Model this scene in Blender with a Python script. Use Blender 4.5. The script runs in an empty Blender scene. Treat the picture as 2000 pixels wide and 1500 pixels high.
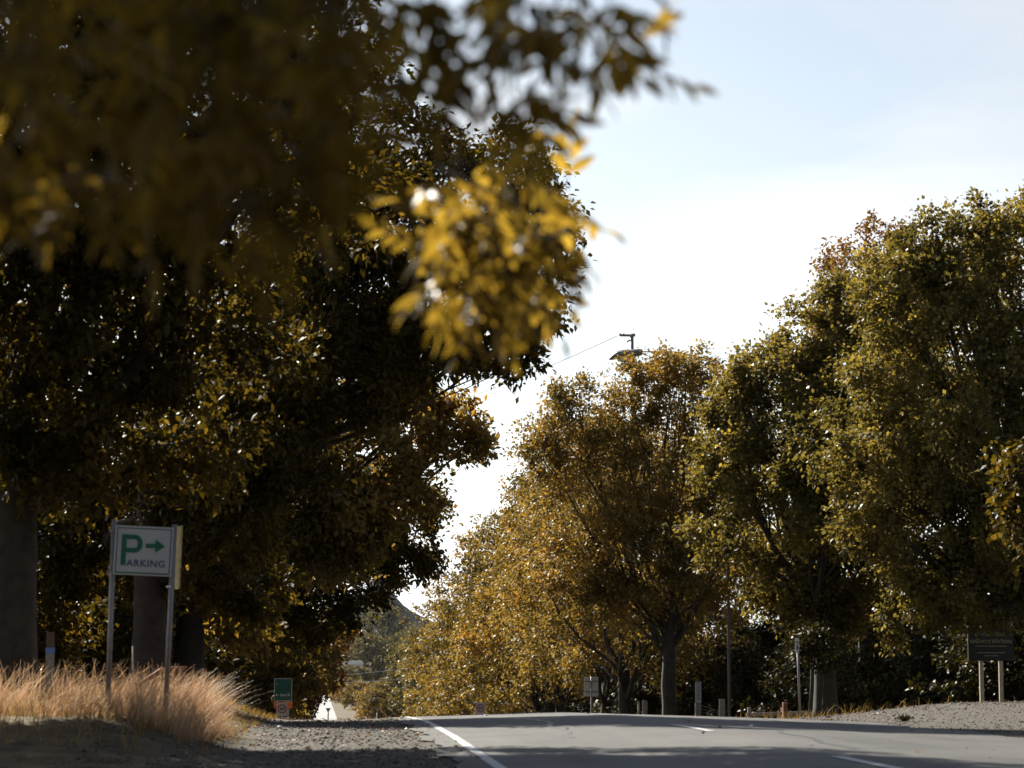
import bpy, math, random
import numpy as np
from mathutils import Matrix, Vector

R = math.radians
rng = np.random.default_rng(7)
random.seed(7)
S = bpy.context.scene
C = S.collection

# ------------------------------------------------------------------ camera
FPX = 2000 * 85 / 36.0
cam_d = bpy.data.cameras.new('camera'); cam = bpy.data.objects.new('camera', cam_d); C.objects.link(cam)
cam_d.lens = 85; cam_d.sensor_width = 36; cam_d.clip_start = 0.1; cam_d.clip_end = 20000
cam.location = (0, 0, 1.1)
cam.rotation_euler = (R(90 + 6.4), 0, R(-4.21))
cam_d.dof.use_dof = True; cam_d.dof.focus_distance = 95; cam_d.dof.aperture_fstop = 3.0
S.camera = cam
CM = cam.rotation_euler.to_matrix()

# ------------------------------------------------------------------ world, sun, exposure
SUN_AZ, SUN_EL = -30.0, 38.0          # degrees: azimuth from +Y (negative = left), elevation
W = bpy.data.worlds.new('World'); S.world = W; W.use_nodes = True
nt = W.node_tree; nt.nodes.clear()
out = nt.nodes.new('ShaderNodeOutputWorld'); bg = nt.nodes.new('ShaderNodeBackground')
sky = nt.nodes.new('ShaderNodeTexSky'); sky.sky_type = 'NISHITA'; sky.sun_disc = False
sky.sun_elevation = R(SUN_EL); sky.sun_rotation = R(SUN_AZ); sky.air_density = 1.0; sky.dust_density = 1.0; sky.ozone_density = 1.0
tc = nt.nodes.new('ShaderNodeTexCoord')
sep = nt.nodes.new('ShaderNodeSeparateXYZ'); nt.links.new(tc.outputs['Generated'], sep.inputs[0])
zc = nt.nodes.new('ShaderNodeMath'); zc.operation = 'MAXIMUM'; zc.inputs[1].default_value = 0.02; nt.links.new(sep.outputs['Z'], zc.inputs[0])
za = nt.nodes.new('ShaderNodeMath'); za.operation = 'ADD'; za.inputs[1].default_value = 0.12; nt.links.new(zc.outputs[0], za.inputs[0])
dv = nt.nodes.new('ShaderNodeVectorMath'); dv.operation = 'DIVIDE'
cz = nt.nodes.new('ShaderNodeCombineXYZ')
for i in range(3): nt.links.new(za.outputs[0], cz.inputs[i])
nt.links.new(tc.outputs['Generated'], dv.inputs[0]); nt.links.new(cz.outputs[0], dv.inputs[1])
mp = nt.nodes.new('ShaderNodeMapping'); mp.inputs['Scale'].default_value = (1.1, 0.8, 0.0); mp.inputs['Location'].default_value = (0.35, 0.2, 0)
nt.links.new(dv.outputs[0], mp.inputs[0])
nz = nt.nodes.new('ShaderNodeTexNoise'); nz.inputs['Scale'].default_value = 1.1; nz.inputs['Detail'].default_value = 7; nz.inputs['Roughness'].default_value = 0.52
nz.inputs['Distortion'].default_value = 0.6
nt.links.new(mp.outputs[0], nz.inputs['Vector'])
cr = nt.nodes.new('ShaderNodeValToRGB'); cr.color_ramp.elements[0].position = 0.45; cr.color_ramp.elements[1].position = 0.70
cr.color_ramp.elements[1].color = (0.75, 0.75, 0.75, 1)
nt.links.new(nz.outputs['Fac'], cr.inputs[0])
mx = nt.nodes.new('ShaderNodeMixRGB'); mx.inputs['Color2'].default_value = (8.6, 8.7, 8.8, 1)
nt.links.new(cr.outputs[0], mx.inputs['Fac'])
hz = nt.nodes.new('ShaderNodeMapRange'); hz.inputs['From Min'].default_value = 0.0; hz.inputs['From Max'].default_value = 0.42
hz.inputs['To Min'].default_value = 0.85; hz.inputs['To Max'].default_value = 0.3; nt.links.new(sep.outputs['Z'], hz.inputs['Value'])
hm = nt.nodes.new('ShaderNodeMixRGB'); hm.inputs['Color2'].default_value = (6.6, 7.0, 7.3, 1)      # pale haze, thinning upwards all round
bw = nt.nodes.new('ShaderNodeRGBToBW'); nt.links.new(sky.outputs[0], bw.inputs[0])
def tinted(k, col, sock):
    mu = nt.nodes.new('ShaderNodeVectorMath'); mu.operation = 'SCALE'; mu.inputs[0].default_value = col
    q = nt.nodes.new('ShaderNodeMath'); q.operation = 'MULTIPLY'; q.inputs[1].default_value = k; nt.links.new(bw.outputs[0], q.inputs[0])
    nt.links.new(q.outputs[0], mu.inputs['Scale']); nt.links.new(mu.outputs[0], sock)
tinted(1.1, (0.94, 1.0, 1.015), hm.inputs['Color2']); tinted(1.32, (1.0, 1.0, 1.0), mx.inputs['Color2'])
nt.links.new(hz.outputs[0], hm.inputs['Fac']); nt.links.new(sky.outputs[0], hm.inputs['Color1']); nt.links.new(hm.outputs[0], mx.inputs['Color1'])
nt.links.new(mx.outputs[0], bg.inputs['Color']); bg.inputs['Strength'].default_value = 0.05
nt.links.new(bg.outputs[0], out.inputs['Surface'])

sd = bpy.data.lights.new('sun', 'SUN'); sun = bpy.data.objects.new('sun', sd); C.objects.link(sun)
sd.energy = 5.0; sd.angle = R(0.5); sd.color = (1.0, 0.93, 0.80)
az, el = R(SUN_AZ), R(SUN_EL)
SUNV = Vector((math.sin(az) * math.cos(el), math.cos(az) * math.cos(el), math.sin(el)))
sun.rotation_euler = SUNV.to_track_quat('Z', 'Y').to_euler()
S.view_settings.view_transform = 'Standard'; S.view_settings.look = 'None'
S.view_settings.exposure = 1.6; S.view_settings.gamma = 1.0
S.cycles.use_denoising = True
S.cycles.max_bounces = 4; S.cycles.diffuse_bounces = 1; S.cycles.transmission_bounces = 2; S.cycles.glossy_bounces = 2
S.cycles.sample_clamp_indirect = 4.0

# ------------------------------------------------------------------ helpers
def pt(px, py, D):
    """direction of a photo pixel, taken out to road distance D (metres along the road)"""
    d = CM @ Vector(((px - 1000) / FPX, (750 - py) / FPX, -1.0))
    return Vector((0, 0, 1.1)) + d * (D / d.y)
def mpp(D): return D / FPX * 1.0

def tag(o, label=None, cat=None, group=None, kind=None):
    if label: o['label'] = label
    if cat: o['category'] = cat
    if group: o['group'] = group
    if kind: o['kind'] = kind
    return o
def thing(name, loc, label, cat, group=None, rz=0.0):
    o = bpy.data.objects.new(name, None); C.objects.link(o); o.empty_display_size = 0.2
    o.location = loc; o.rotation_euler = (0, 0, rz)
    return tag(o, label, cat, group)
def link(name, me, mat, parent=None):
    o = bpy.data.objects.new(name, me); C.objects.link(o)
    if mat is not None and len(me.materials) == 0: me.materials.append(mat)
    if parent is not None: o.parent = parent
    return o
def mesh_np(name, V, F, smooth=False, tint=None):
    """V (n,3), F (m,k) arrays -> mesh"""
    me = bpy.data.meshes.new(name)
    V = np.asarray(V, dtype=np.float32); F = np.asarray(F, dtype=np.int32); k = F.shape[1]
    me.vertices.add(len(V)); me.vertices.foreach_set('co', V.ravel())
    me.loops.add(F.size); me.loops.foreach_set('vertex_index', F.ravel())
    me.polygons.add(len(F)); me.polygons.foreach_set('loop_start', np.arange(0, F.size, k, dtype=np.int32))
    try: me.polygons.foreach_set('loop_total', np.full(len(F), k, dtype=np.int32))
    except Exception: pass
    if smooth: me.polygons.foreach_set('use_smooth', np.ones(len(F), dtype=bool))
    if tint is not None:
        a = me.attributes.new('tint', 'FLOAT', 'FACE'); a.data.foreach_set('value', np.asarray(tint, dtype=np.float32))
    me.update(calc_edges=True); me.validate()
    return me
class MB:
    """collects simple shapes and links them as one mesh"""
    def __init__(s): s.V = []; s.F = []; s.smooth = []
    def add(s, V, F, sm=False):
        b = len(s.V); s.V += [tuple(v) for v in V]; s.F += [tuple(i + b for i in f) for f in F]; s.smooth += [sm] * len(F); return s
    def box(s, c, d, M=None, bev=0.0):
        x, y, z = d[0] / 2, d[1] / 2, d[2] / 2
        if bev > 0:
            b = bev; V = []
            for zz, ins in ((-z, b), (-z + b, 0), (z - b, 0), (z, b)):
                X, Y = x - ins, y - ins
                V += [(-X + b, -Y, zz), (X - b, -Y, zz), (X, -Y + b, zz), (X, Y - b, zz), (X - b, Y, zz), (-X + b, Y, zz), (-X, Y - b, zz), (-X, -Y + b, zz)]
            F = [tuple(range(7, -1, -1)), tuple(range(24, 32))]
            for r in range(3):
                for i in range(8): F.append((r*8+i, r*8+(i+1) % 8, (r+1)*8+(i+1) % 8, (r+1)*8+i))
        else:
            V = [(-x,-y,-z),(x,-y,-z),(x,y,-z),(-x,y,-z),(-x,-y,z),(x,-y,z),(x,y,z),(-x,y,z)]
            F = [(3,2,1,0),(4,5,6,7),(0,1,5,4),(1,2,6,5),(2,3,7,6),(3,0,4,7)]
        V = [Vector(v) for v in V]
        if M is not None: V = [M @ v for v in V]
        c = Vector(c)
        return s.add([v + c for v in V], F)
    def tube(s, pts, radii, n=8, cap=True):
        pts = [Vector(p) for p in pts]; V = []; F = []
        if not hasattr(radii, '__len__'): radii = [radii] * len(pts)
        up = None
        for i, p in enumerate(pts):
            t = (pts[min(i+1, len(pts)-1)] - pts[max(i-1, 0)]).normalized()
            if up is None: up = Vector((1, 0, 0)) if abs(t.x) < 0.8 else Vector((0, 1, 0))
            a = (up - t * up.dot(t)).normalized(); b = t.cross(a); up = a
            for k in range(n):
                th = 2 * math.pi * k / n
                V.append(p + (a * math.cos(th) + b * math.sin(th)) * radii[i])
        for i in range(len(pts) - 1):
            for k in range(n): F.append((i*n+k, i*n+(k+1) % n, (i+1)*n+(k+1) % n, (i+1)*n+k))
        s.add(V, F, True)
        if cap:
            b = len(s.V) - len(V)
            s.F.append(tuple(b + k for k in range(n-1, -1, -1))); s.F.append(tuple(b + (len(pts)-1)*n + k for k in range(n))); s.smooth += [False, False]
        return s
    def prism(s, poly, y0, y1):
        """polygon in x,z extruded along y"""
        n = len(poly); V = [(x, y0, z) for x, z in poly] + [(x, y1, z) for x, z in poly]
        F = [tuple(range(n)), tuple(range(2*n-1, n-1, -1))] + [(i, i+n, (i+1) % n + n, (i+1) % n) for i in range(n)]
        return s.add(V, F)
    def build(s, name, mat, parent=None):
        me = bpy.data.meshes.new(name); me.from_pydata([tuple(v) for v in s.V], [], s.F)
        me.polygons.foreach_set('use_smooth', s.smooth); me.update()
        return link(name, me, mat, parent)

def text_mesh(name, txt, size, mat, parent, loc, ext=0.002, bold=0.0, spacing=1.0):
    cu = bpy.data.curves.new(name, 'FONT'); cu.body = txt; cu.size = size; cu.extrude = ext; cu.offset = bold
    cu.align_x = 'CENTER'; cu.align_y = 'CENTER'; cu.space_character = spacing; cu.resolution_u = 3
    tmp = bpy.data.objects.new('tmp', cu); C.objects.link(tmp)
    bpy.context.view_layer.update()
    me = bpy.data.meshes.new_from_object(tmp.evaluated_get(bpy.context.evaluated_depsgraph_get()))
    bpy.data.objects.remove(tmp)
    me.transform(Matrix.Rotation(R(90), 4, 'X'))
    o = link(name, me, None, parent); me.materials.clear(); me.materials.append(mat)
    o.location = loc
    return o

# ------------------------------------------------------------------ materials
def new_mat(name):
    m = bpy.data.materials.new(name); m.use_nodes = True
    return m, m.node_tree, m.node_tree.nodes['Principled BSDF']
def plain(name, col, rough=0.6, metal=0.0, var=0.25, scale=8.0, bump=0.0, spec=0.5):
    m, t, b = new_mat(name)
    n = t.nodes.new('ShaderNodeTexNoise'); n.inputs['Scale'].default_value = scale; n.inputs['Detail'].default_value = 6
    co = t.nodes.new('ShaderNodeTexCoord'); t.links.new(co.outputs['Object'], n.inputs['Vector'])
    r = t.nodes.new('ShaderNodeValToRGB')
    r.color_ramp.elements[0].position = 0.3; r.color_ramp.elements[1].position = 0.7
    r.color_ramp.elements[0].color = tuple(c * (1 - var) for c in col) + (1,)
    r.color_ramp.elements[1].color = tuple(min(1, c * (1 + var)) for c in col) + (1,)
    t.links.new(n.outputs['Fac'], r.inputs[0]); t.links.new(r.outputs[0], b.inputs['Base Color'])
    b.inputs['Roughness'].default_value = rough; b.inputs['Metallic'].default_value = metal
    b.inputs['Specular IOR Level'].default_value = spec
    if bump:
        bp = t.nodes.new('ShaderNodeBump'); bp.inputs['Strength'].default_value = bump
        t.links.new(n.outputs['Fac'], bp.inputs['Height']); t.links.new(bp.outputs[0], b.inputs['Normal'])
    return m
def leaf_mat(name, stops, rough=0.48, trans=0.45, hue_scale=0.35, tcol=None, spec=0.12):
    """leaf blades: colour from each leaf's own tint and broad patches; light passes through"""
    m, t, b = new_mat(name)
    at = t.nodes.new('ShaderNodeAttribute'); at.attribute_name = 'tint'
    co = t.nodes.new('ShaderNodeTexCoord')
    n = t.nodes.new('ShaderNodeTexNoise'); n.inputs['Scale'].default_value = hue_scale; n.inputs['Detail'].default_value = 3
    t.links.new(co.outputs['Object'], n.inputs['Vector'])
    a1 = t.nodes.new('ShaderNodeMath'); a1.operation = 'MULTIPLY_ADD'; a1.inputs[1].default_value = 1.6; a1.inputs[2].default_value = -0.55
    t.links.new(n.outputs['Fac'], a1.inputs[0])
    a2 = t.nodes.new('ShaderNodeMath'); a2.operation = 'MULTIPLY_ADD'; a2.inputs[1].default_value = 0.55
    t.links.new(at.outputs['Fac'], a2.inputs[0]); t.links.new(a1.outputs[0], a2.inputs[2])
    r = t.nodes.new('ShaderNodeValToRGB'); r.color_ramp.elements.remove(r.color_ramp.elements[1])
    for i, (p, c) in enumerate(stops):
        e = r.color_ramp.elements[0] if i == 0 else r.color_ramp.elements.new(p)
        e.position = p; e.color = tuple(c) + (1,)
    t.links.new(a2.outputs[0], r.inputs[0]); t.links.new(r.outputs[0], b.inputs['Base Color'])
    b.inputs['Roughness'].default_value = rough; b.inputs['Specular IOR Level'].default_value = spec
    tr = t.nodes.new('ShaderNodeBsdfTranslucent')
    g = t.nodes.new('ShaderNodeMixRGB'); g.blend_type = 'MULTIPLY'; g.inputs['Fac'].default_value = 1.0
    g.inputs['Color2'].default_value = tuple(tcol or (1.5, 1.25, 0.55)) + (1,); t.links.new(r.outputs[0], g.inputs['Color1'])
    t.links.new(g.outputs[0], tr.inputs['Color'])
    mxs = t.nodes.new('ShaderNodeMixShader'); mxs.inputs[0].default_value = trans
    o = t.nodes['Material Output']
    t.links.new(b.outputs[0], mxs.inputs[1]); t.links.new(tr.outputs[0], mxs.inputs[2]); t.links.new(mxs.outputs[0], o.inputs['Surface'])
    return m
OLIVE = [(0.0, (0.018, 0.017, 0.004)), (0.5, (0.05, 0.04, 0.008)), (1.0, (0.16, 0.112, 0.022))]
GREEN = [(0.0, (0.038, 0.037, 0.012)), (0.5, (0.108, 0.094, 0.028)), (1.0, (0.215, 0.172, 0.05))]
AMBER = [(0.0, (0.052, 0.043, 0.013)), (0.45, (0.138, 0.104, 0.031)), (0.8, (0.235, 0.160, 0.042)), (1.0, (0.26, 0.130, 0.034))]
RUST  = [(0.0, (0.06, 0.034, 0.009)), (0.6, (0.13, 0.070, 0.013)), (1.0, (0.19, 0.064, 0.014))]
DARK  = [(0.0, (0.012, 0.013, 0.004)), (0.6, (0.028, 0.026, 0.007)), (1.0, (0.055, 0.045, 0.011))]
FAR   = [(0.0, (0.040, 0.043, 0.017)), (0.5, (0.070, 0.067, 0.026)), (1.0, (0.12, 0.10, 0.032))]
M = {}
M['olive'] = leaf_mat('leaf_olive', OLIVE); M['green'] = leaf_mat('leaf_green', GREEN, rough=0.45, trans=0.5, tcol=(1.45, 1.25, .65))
M['amber'] = leaf_mat('leaf_amber', AMBER, trans=0.45, tcol=(1.4, 1.2, .65)); M['rust'] = leaf_mat('leaf_rust', RUST)
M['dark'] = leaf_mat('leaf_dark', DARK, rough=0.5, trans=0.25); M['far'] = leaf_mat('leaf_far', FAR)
M['ash'] = leaf_mat('leaf_ash', [(0.0, (0.030, 0.022, 0.004)), (0.5, (0.08, 0.058, 0.012)), (1.0, (0.215, 0.165, 0.042))], hue_scale=3.0, rough=0.4, trans=0.55, tcol=(2.4, 2.0, .9))
M['bark'] = plain('bark', (0.03, 0.024, 0.018), 0.9, var=0.45, scale=6, bump=0.6)
M['bark_red'] = plain('bark_reddish', (0.045, 0.027, 0.018), 0.9, var=0.5, scale=4, bump=0.6)
M['galv'] = plain('galvanised_steel', (0.22, 0.2, 0.2), 0.5, metal=0.5, var=0.2)
M['sign_white'] = plain('sign_white', (0.38, 0.38, 0.37), 0.5, var=0.10, scale=3)
M['sign_back'] = plain('sign_back_aluminium', (0.42, 0.42, 0.41), 0.5, metal=0.3, var=0.12)
M['sign_green'] = plain('sign_green', (0.0, 0.10, 0.055), 0.45, var=0.08)
M['dir_green'] = plain('direction_green', (0.0, 0.055, 0.04), 0.4, var=0.08)
M['purple'] = plain('sign_purple_ink', (0.07, 0.06, 0.14), 0.5, var=0.1)
M['black'] = plain('black_paint', (0.012, 0.012, 0.012), 0.5, var=0.1)
M['red'] = plain('sign_red', (0.30, 0.015, 0.015), 0.45, var=0.1)
M['orange'] = plain('sign_orange', (0.62, 0.13, 0.02), 0.5, var=0.1)
M['yellow'] = plain('weathered_yellow_board', (0.50, 0.38, 0.13), 0.6, var=0.35, scale=14)
M['timber'] = plain('weathered_timber', (0.23, 0.20, 0.175), 0.85, var=0.35, scale=20, bump=0.3)
M['timber_brown'] = plain('brown_timber', (0.10, 0.062, 0.042), 0.85, var=0.3, scale=20)
M['timber_red'] = plain('red_timber', (0.20, 0.075, 0.04), 0.8, var=0.3, scale=20)
M['cream'] = plain('cream_paint', (0.30, 0.27, 0.20), 0.6, var=0.15, scale=10)
M['blue'] = plain('blue_band', (0.10, 0.20, 0.50), 0.5, var=0.1)
M['lamp'] = plain('lamp_grey', (0.12, 0.12, 0.125), 0.6, var=0.15)
M['wire'] = plain('wire_grey', (0.10, 0.10, 0.11), 0.6, var=0.1)
M['station'] = plain('station_board', (0.008, 0.011, 0.009), 0.8, var=0.1)
M['gold'] = plain('dull_gold_lettering', (0.22, 0.19, 0.11), 0.6, var=0.15)
M['paper'] = plain('paper_white', (0.8, 0.8, 0.8), 0.7, var=0.05)
M['line'] = plain('road_line_paint', (0.27, 0.285, 0.30), 0.6, var=0.5, scale=9)
M['roof'] = plain('pale_roof', (0.55, 0.56, 0.58), 0.4, var=0.1)
M['wallpale'] = plain('pale_wall', (0.45, 0.40, 0.34), 0.8, var=0.1)
M['hill'] = plain('hill_forest', (0.022, 0.026, 0.024), 1.0, var=0.35, scale=0.03, spec=0.0)
M['litter'] = leaf_mat('dry_leaves', [(0.0, (0.09, 0.05, 0.022)), (1.0, (0.26, 0.15, 0.07))], trans=0.2, tcol=(1, .8, .6))
M['straw'] = leaf_mat('dry_grass', [(0.0, (0.20, 0.12, 0.07)), (0.5, (0.41, 0.285, 0.175)), (1.0, (0.62, 0.49, 0.33))], trans=0.4, rough=0.5, hue_scale=1.2, tcol=(1.0, 0.85, 0.75))
M['grass_low'] = leaf_mat('verge_grass', [(0.0, (0.07, 0.055, 0.02)), (0.6, (0.17, 0.12, 0.05)), (1.0, (0.32, 0.22, 0.11))], trans=0.35, rough=0.6, hue_scale=0.8)
M['stone'] = plain('gravel_stone', (0.09, 0.08, 0.069), 0.9, var=0.7, scale=6)

def ground_mat():
    m, t, b = new_mat('verge_ground'); L = t.links.new
    co = t.nodes.new('ShaderNodeTexCoord')
    def noise(s, d=6, r=0.6):
        n = t.nodes.new('ShaderNodeTexNoise'); n.inputs['Scale'].default_value = s; n.inputs['Detail'].default_value = d; n.inputs['Roughness'].default_value = r
        L(co.outputs['Object'], n.inputs['Vector']); return n
    n1, n2, n3 = noise(0.25), noise(18, 4, 0.75), noise(2.2)
    at = t.nodes.new('ShaderNodeAttribute'); at.attribute_name = 'gravel'
    g = t.nodes.new('ShaderNodeValToRGB'); g.color_ramp.elements[0].color = (0.018, 0.0165, 0.015, 1); g.color_ramp.elements[1].color = (0.10, 0.087, 0.073, 1)
    g.color_ramp.elements[0].position = 0.3; g.color_ramp.elements[1].position = 0.72
    L(n2.outputs['Fac'], g.inputs[0])
    d = t.nodes.new('ShaderNodeValToRGB'); d.color_ramp.elements[0].color = (0.03, 0.022, 0.012, 1); d.color_ramp.elements[1].color = (0.14, 0.10, 0.05, 1)
    d.color_ramp.elements[0].position = 0.35; d.color_ramp.elements[1].position = 0.7
    L(n3.outputs['Fac'], d.inputs[0])
    ad = t.nodes.new('ShaderNodeMath'); ad.operation = 'MULTIPLY_ADD'; ad.inputs[1].default_value = 0.6; ad.inputs[2].default_value = -0.3
    L(n1.outputs['Fac'], ad.inputs[0])
    a2 = t.nodes.new('ShaderNodeMath'); a2.use_clamp = True; L(at.outputs['Fac'], a2.inputs[0]); L(ad.outputs[0], a2.inputs[1])
    mxr = t.nodes.new('ShaderNodeMixRGB'); L(a2.outputs[0], mxr.inputs['Fac']); L(d.outputs[0], mxr.inputs['Color1']); L(g.outputs[0], mxr.inputs['Color2'])
    L(mxr.outputs[0], b.inputs['Base Color']); b.inputs['Roughness'].default_value = 0.95; b.inputs['Specular IOR Level'].default_value = 0.2
    bp = t.nodes.new('ShaderNodeBump'); bp.inputs['Strength'].default_value = 0.7; bp.inputs['Distance'].default_value = 0.03
    L(n2.outputs['Fac'], bp.inputs['Height']); L(bp.outputs[0], b.inputs['Normal'])
    return m
def asphalt_mat(name='asphalt', c0=(0.024, 0.024, 0.026), c1=(0.088, 0.086, 0.083)):
    m, t, b = new_mat(name); L = t.links.new
    co = t.nodes.new('ShaderNodeTexCoord')
    def noise(s, d=6, r=0.6, sc=None):
        n = t.nodes.new('ShaderNodeTexNoise'); n.inputs['Scale'].default_value = s; n.inputs['Detail'].default_value = d; n.inputs['Roughness'].default_value = r
        if sc:
            mp = t.nodes.new('ShaderNodeMapping'); mp.inputs['Scale'].default_value = sc; L(co.outputs['Object'], mp.inputs[0]); L(mp.outputs[0], n.inputs['Vector'])
        else: L(co.outputs['Object'], n.inputs['Vector'])
        return n
    n1, n2 = noise(1.0, 5, 0.6, (1.1, 0.06, 1)), noise(45, 3, 0.7)
    n3 = noise(0.5, 5, 0.6)
    a = t.nodes.new('ShaderNodeMath'); a.operation = 'ADD'; L(n1.outputs['Fac'], a.inputs[0]); L(n2.outputs['Fac'], a.inputs[1])
    a3 = t.nodes.new('ShaderNodeMath'); a3.operation = 'ADD'; L(a.outputs[0], a3.inputs[0]); L(n3.outputs['Fac'], a3.inputs[1])
    a4 = t.nodes.new('ShaderNodeMath'); a4.operation = 'MULTIPLY'; a4.inputs[1].default_value = 0.3333; L(a3.outputs[0], a4.inputs[0])
    r = t.nodes.new('ShaderNodeValToRGB'); r.color_ramp.elements[0].position = 0.36; r.color_ramp.elements[1].position = 0.64
    r.color_ramp.elements[0].color = tuple(c0) + (1,); r.color_ramp.elements[1].color = tuple(c1) + (1,)
    L(a4.outputs[0], r.inputs[0]); L(r.outputs[0], b.inputs['Base Color'])
    b.inputs['Roughness'].default_value = 0.7; b.inputs['Specular IOR Level'].default_value = 0.2
    bp = t.nodes.new('ShaderNodeBump'); bp.inputs['Strength'].default_value = 0.5; bp.inputs['Distance'].default_value = 0.012
    L(n2.outputs['Fac'], bp.inputs['Height']); L(bp.outputs[0], b.inputs['Normal'])
    return m
M['ground'] = ground_mat(); M['asphalt'] = asphalt_mat(); M['asphalt_glare'] = asphalt_mat('asphalt_pale_glare', (0.13, 0.13, 0.134), (0.30, 0.30, 0.298))  # last one: far road's sun glare put into a paler base colour

# ------------------------------------------------------------------ terrain
_py = [-60, 0, 33, 43, 54, 70, 85, 100, 115, 150, 200, 300, 450, 600, 800, 1000, 1200, 1500, 2000, 3000, 6000]
_pz = [-0.3, 0, 0, -0.06, -0.265, -0.82, -1.62, -2.69, -3.8, -5.9, -8.0, -10.3, -11.3, -12.2, -13.8, -16, -12, 2, 12, 20, 30]
def sstep(a, b, v):
    t = np.clip((v - a) / (b - a), 0, 1); return t * t * (3 - 2 * t)
EDGE_L, LINE_L, CENTRE, EDGE_R = 1.25, 1.63, 4.95, 9.57
def H(x, y):
    x = np.asarray(x, dtype=float); y = np.asarray(y, dtype=float)
    z = np.interp(y, _py, _pz)
    z = z + 0.11 - 0.03 * np.clip(np.abs(x - bend(y) - CENTRE), 0, 4.7)
    # grassy bank on the left beside the parking sign
    z = z + 0.42 * sstep(-0.9, -3.0, x) * sstep(24.5, 29, y) * (1 - sstep(60, 90, y))
    # gravel apron rising on the right, then falling towards the station yard
    z = z + 0.36 * sstep(10.2, 14.5, x) * sstep(36, 48, y) * (1 - sstep(54, 66, y))
    z = z + 1.2 * sstep(-8, -30, x) * (1 - sstep(100, 400, np.abs(y)))
    # far valley sides
    z = z + 10 * sstep(30, 300, np.abs(x - 5)) * sstep(300, 900, y) * (1 - sstep(1500, 2500, y))
    return z
def bend(y): return np.interp(y, [100, 150, 220, 300, 450, 700, 1000, 1300], [0, -0.3, -1.8, -4.4, -8.4, -9.8, -10.4, -10.6])
def Hf(x, y): return float(H(x, y))

def grid_mesh(name, xs, ys, dz, mat, attr=False):
    X, Y = np.meshgrid(xs, ys)
    if not attr: X = X + bend(Y)
    Z = H(X, Y) + dz
    V = np.stack([X.ravel(), Y.ravel(), Z.ravel()], 1)
    nx = len(xs); i = np.arange((len(ys) - 1) * (nx - 1)); r, c = i // (nx - 1), i % (nx - 1)
    a = r * nx + c
    F = np.stack([a, a + 1, a + nx + 1, a + nx], 1)
    me = mesh_np(name, V, F, smooth=True)
    if attr:
        x, y = V[:, 0], V[:, 1]
        g = sstep(-2.4, -0.9, x + 0.35 * np.sin(y * 0.7)) * (1 - sstep(11.0, 17.0, x) * (1 - sstep(30, 40, y) * (1 - sstep(60, 66, y))))
        g = g * (1 - 0.75 * sstep(70, 140, y))
        at = me.attributes.new('gravel', 'FLOAT', 'POINT'); at.data.foreach_set('value', g.astype(np.float32))
    return link(name, me, mat)
xs = np.unique(np.concatenate([np.linspace(-4000, -60, 25), np.linspace(-60, -8, 30), np.arange(-8, 22, 0.35), np.linspace(22, 70, 30), np.linspace(70, 4000, 25)]))
ys = np.unique(np.concatenate([np.linspace(-60, 15, 12), np.arange(15, 70, 0.5), np.arange(70, 220, 3), np.linspace(220, 1300, 90), np.linspace(1300, 6000, 30)]))
ground = grid_mesh('ground', xs, ys, -0.02, M['ground'], True); tag(ground, kind='structure')
rx = np.linspace(EDGE_L, EDGE_R, 25)
ry = np.unique(np.concatenate([np.linspace(-40, 15, 12), np.arange(15, 70, 0.5), np.arange(70, 220, 3), np.linspace(220, 400, 20)]))
road = grid_mesh('road', rx, ry, 0.0, M['asphalt'])
v = np.empty(len(road.data.vertices) * 3, dtype=np.float32); road.data.vertices.foreach_get('co', v); v = v.reshape(-1, 3)
e0 = v[:, 0] - bend(v[:, 1]) < EDGE_L + 0.01; e1 = v[:, 0] - bend(v[:, 1]) > EDGE_R - 0.01      # ragged seal edges
v[e0, 0] += 0.10 * np.sin(v[e0, 1] * 1.3) + rng.normal(0, 0.05, e0.sum()); v[e1, 0] += 0.10 * np.sin(v[e1, 1] * 0.9) + rng.normal(0, 0.05, e1.sum())
road.data.vertices.foreach_set('co', v.ravel()); tag(road, kind='structure')
far_road = grid_mesh('road', rx, np.linspace(400, 1040, 65), 0.0, M['asphalt_glare']); tag(far_road, kind='structure')
def line(name, x0, w, y0, y1, step=0.5):
    yy = np.arange(y0, y1 + 0.01, step if y1 < 100 else 5.0)
    return grid_mesh(name, np.array([x0 - w / 2, x0 + w / 2]), yy, 0.005, M['line'])
for a, b in ((12, 70), (70.5, 395)):
    o = line('edge_line', LINE_L, 0.115, a, b); o.parent = road
for k in range(14):
    o = line('lane_dash', CENTRE, 0.12, 8.9 + k * 11.4, 8.9 + k * 11.4 + 3.7); o.parent = road

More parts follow.
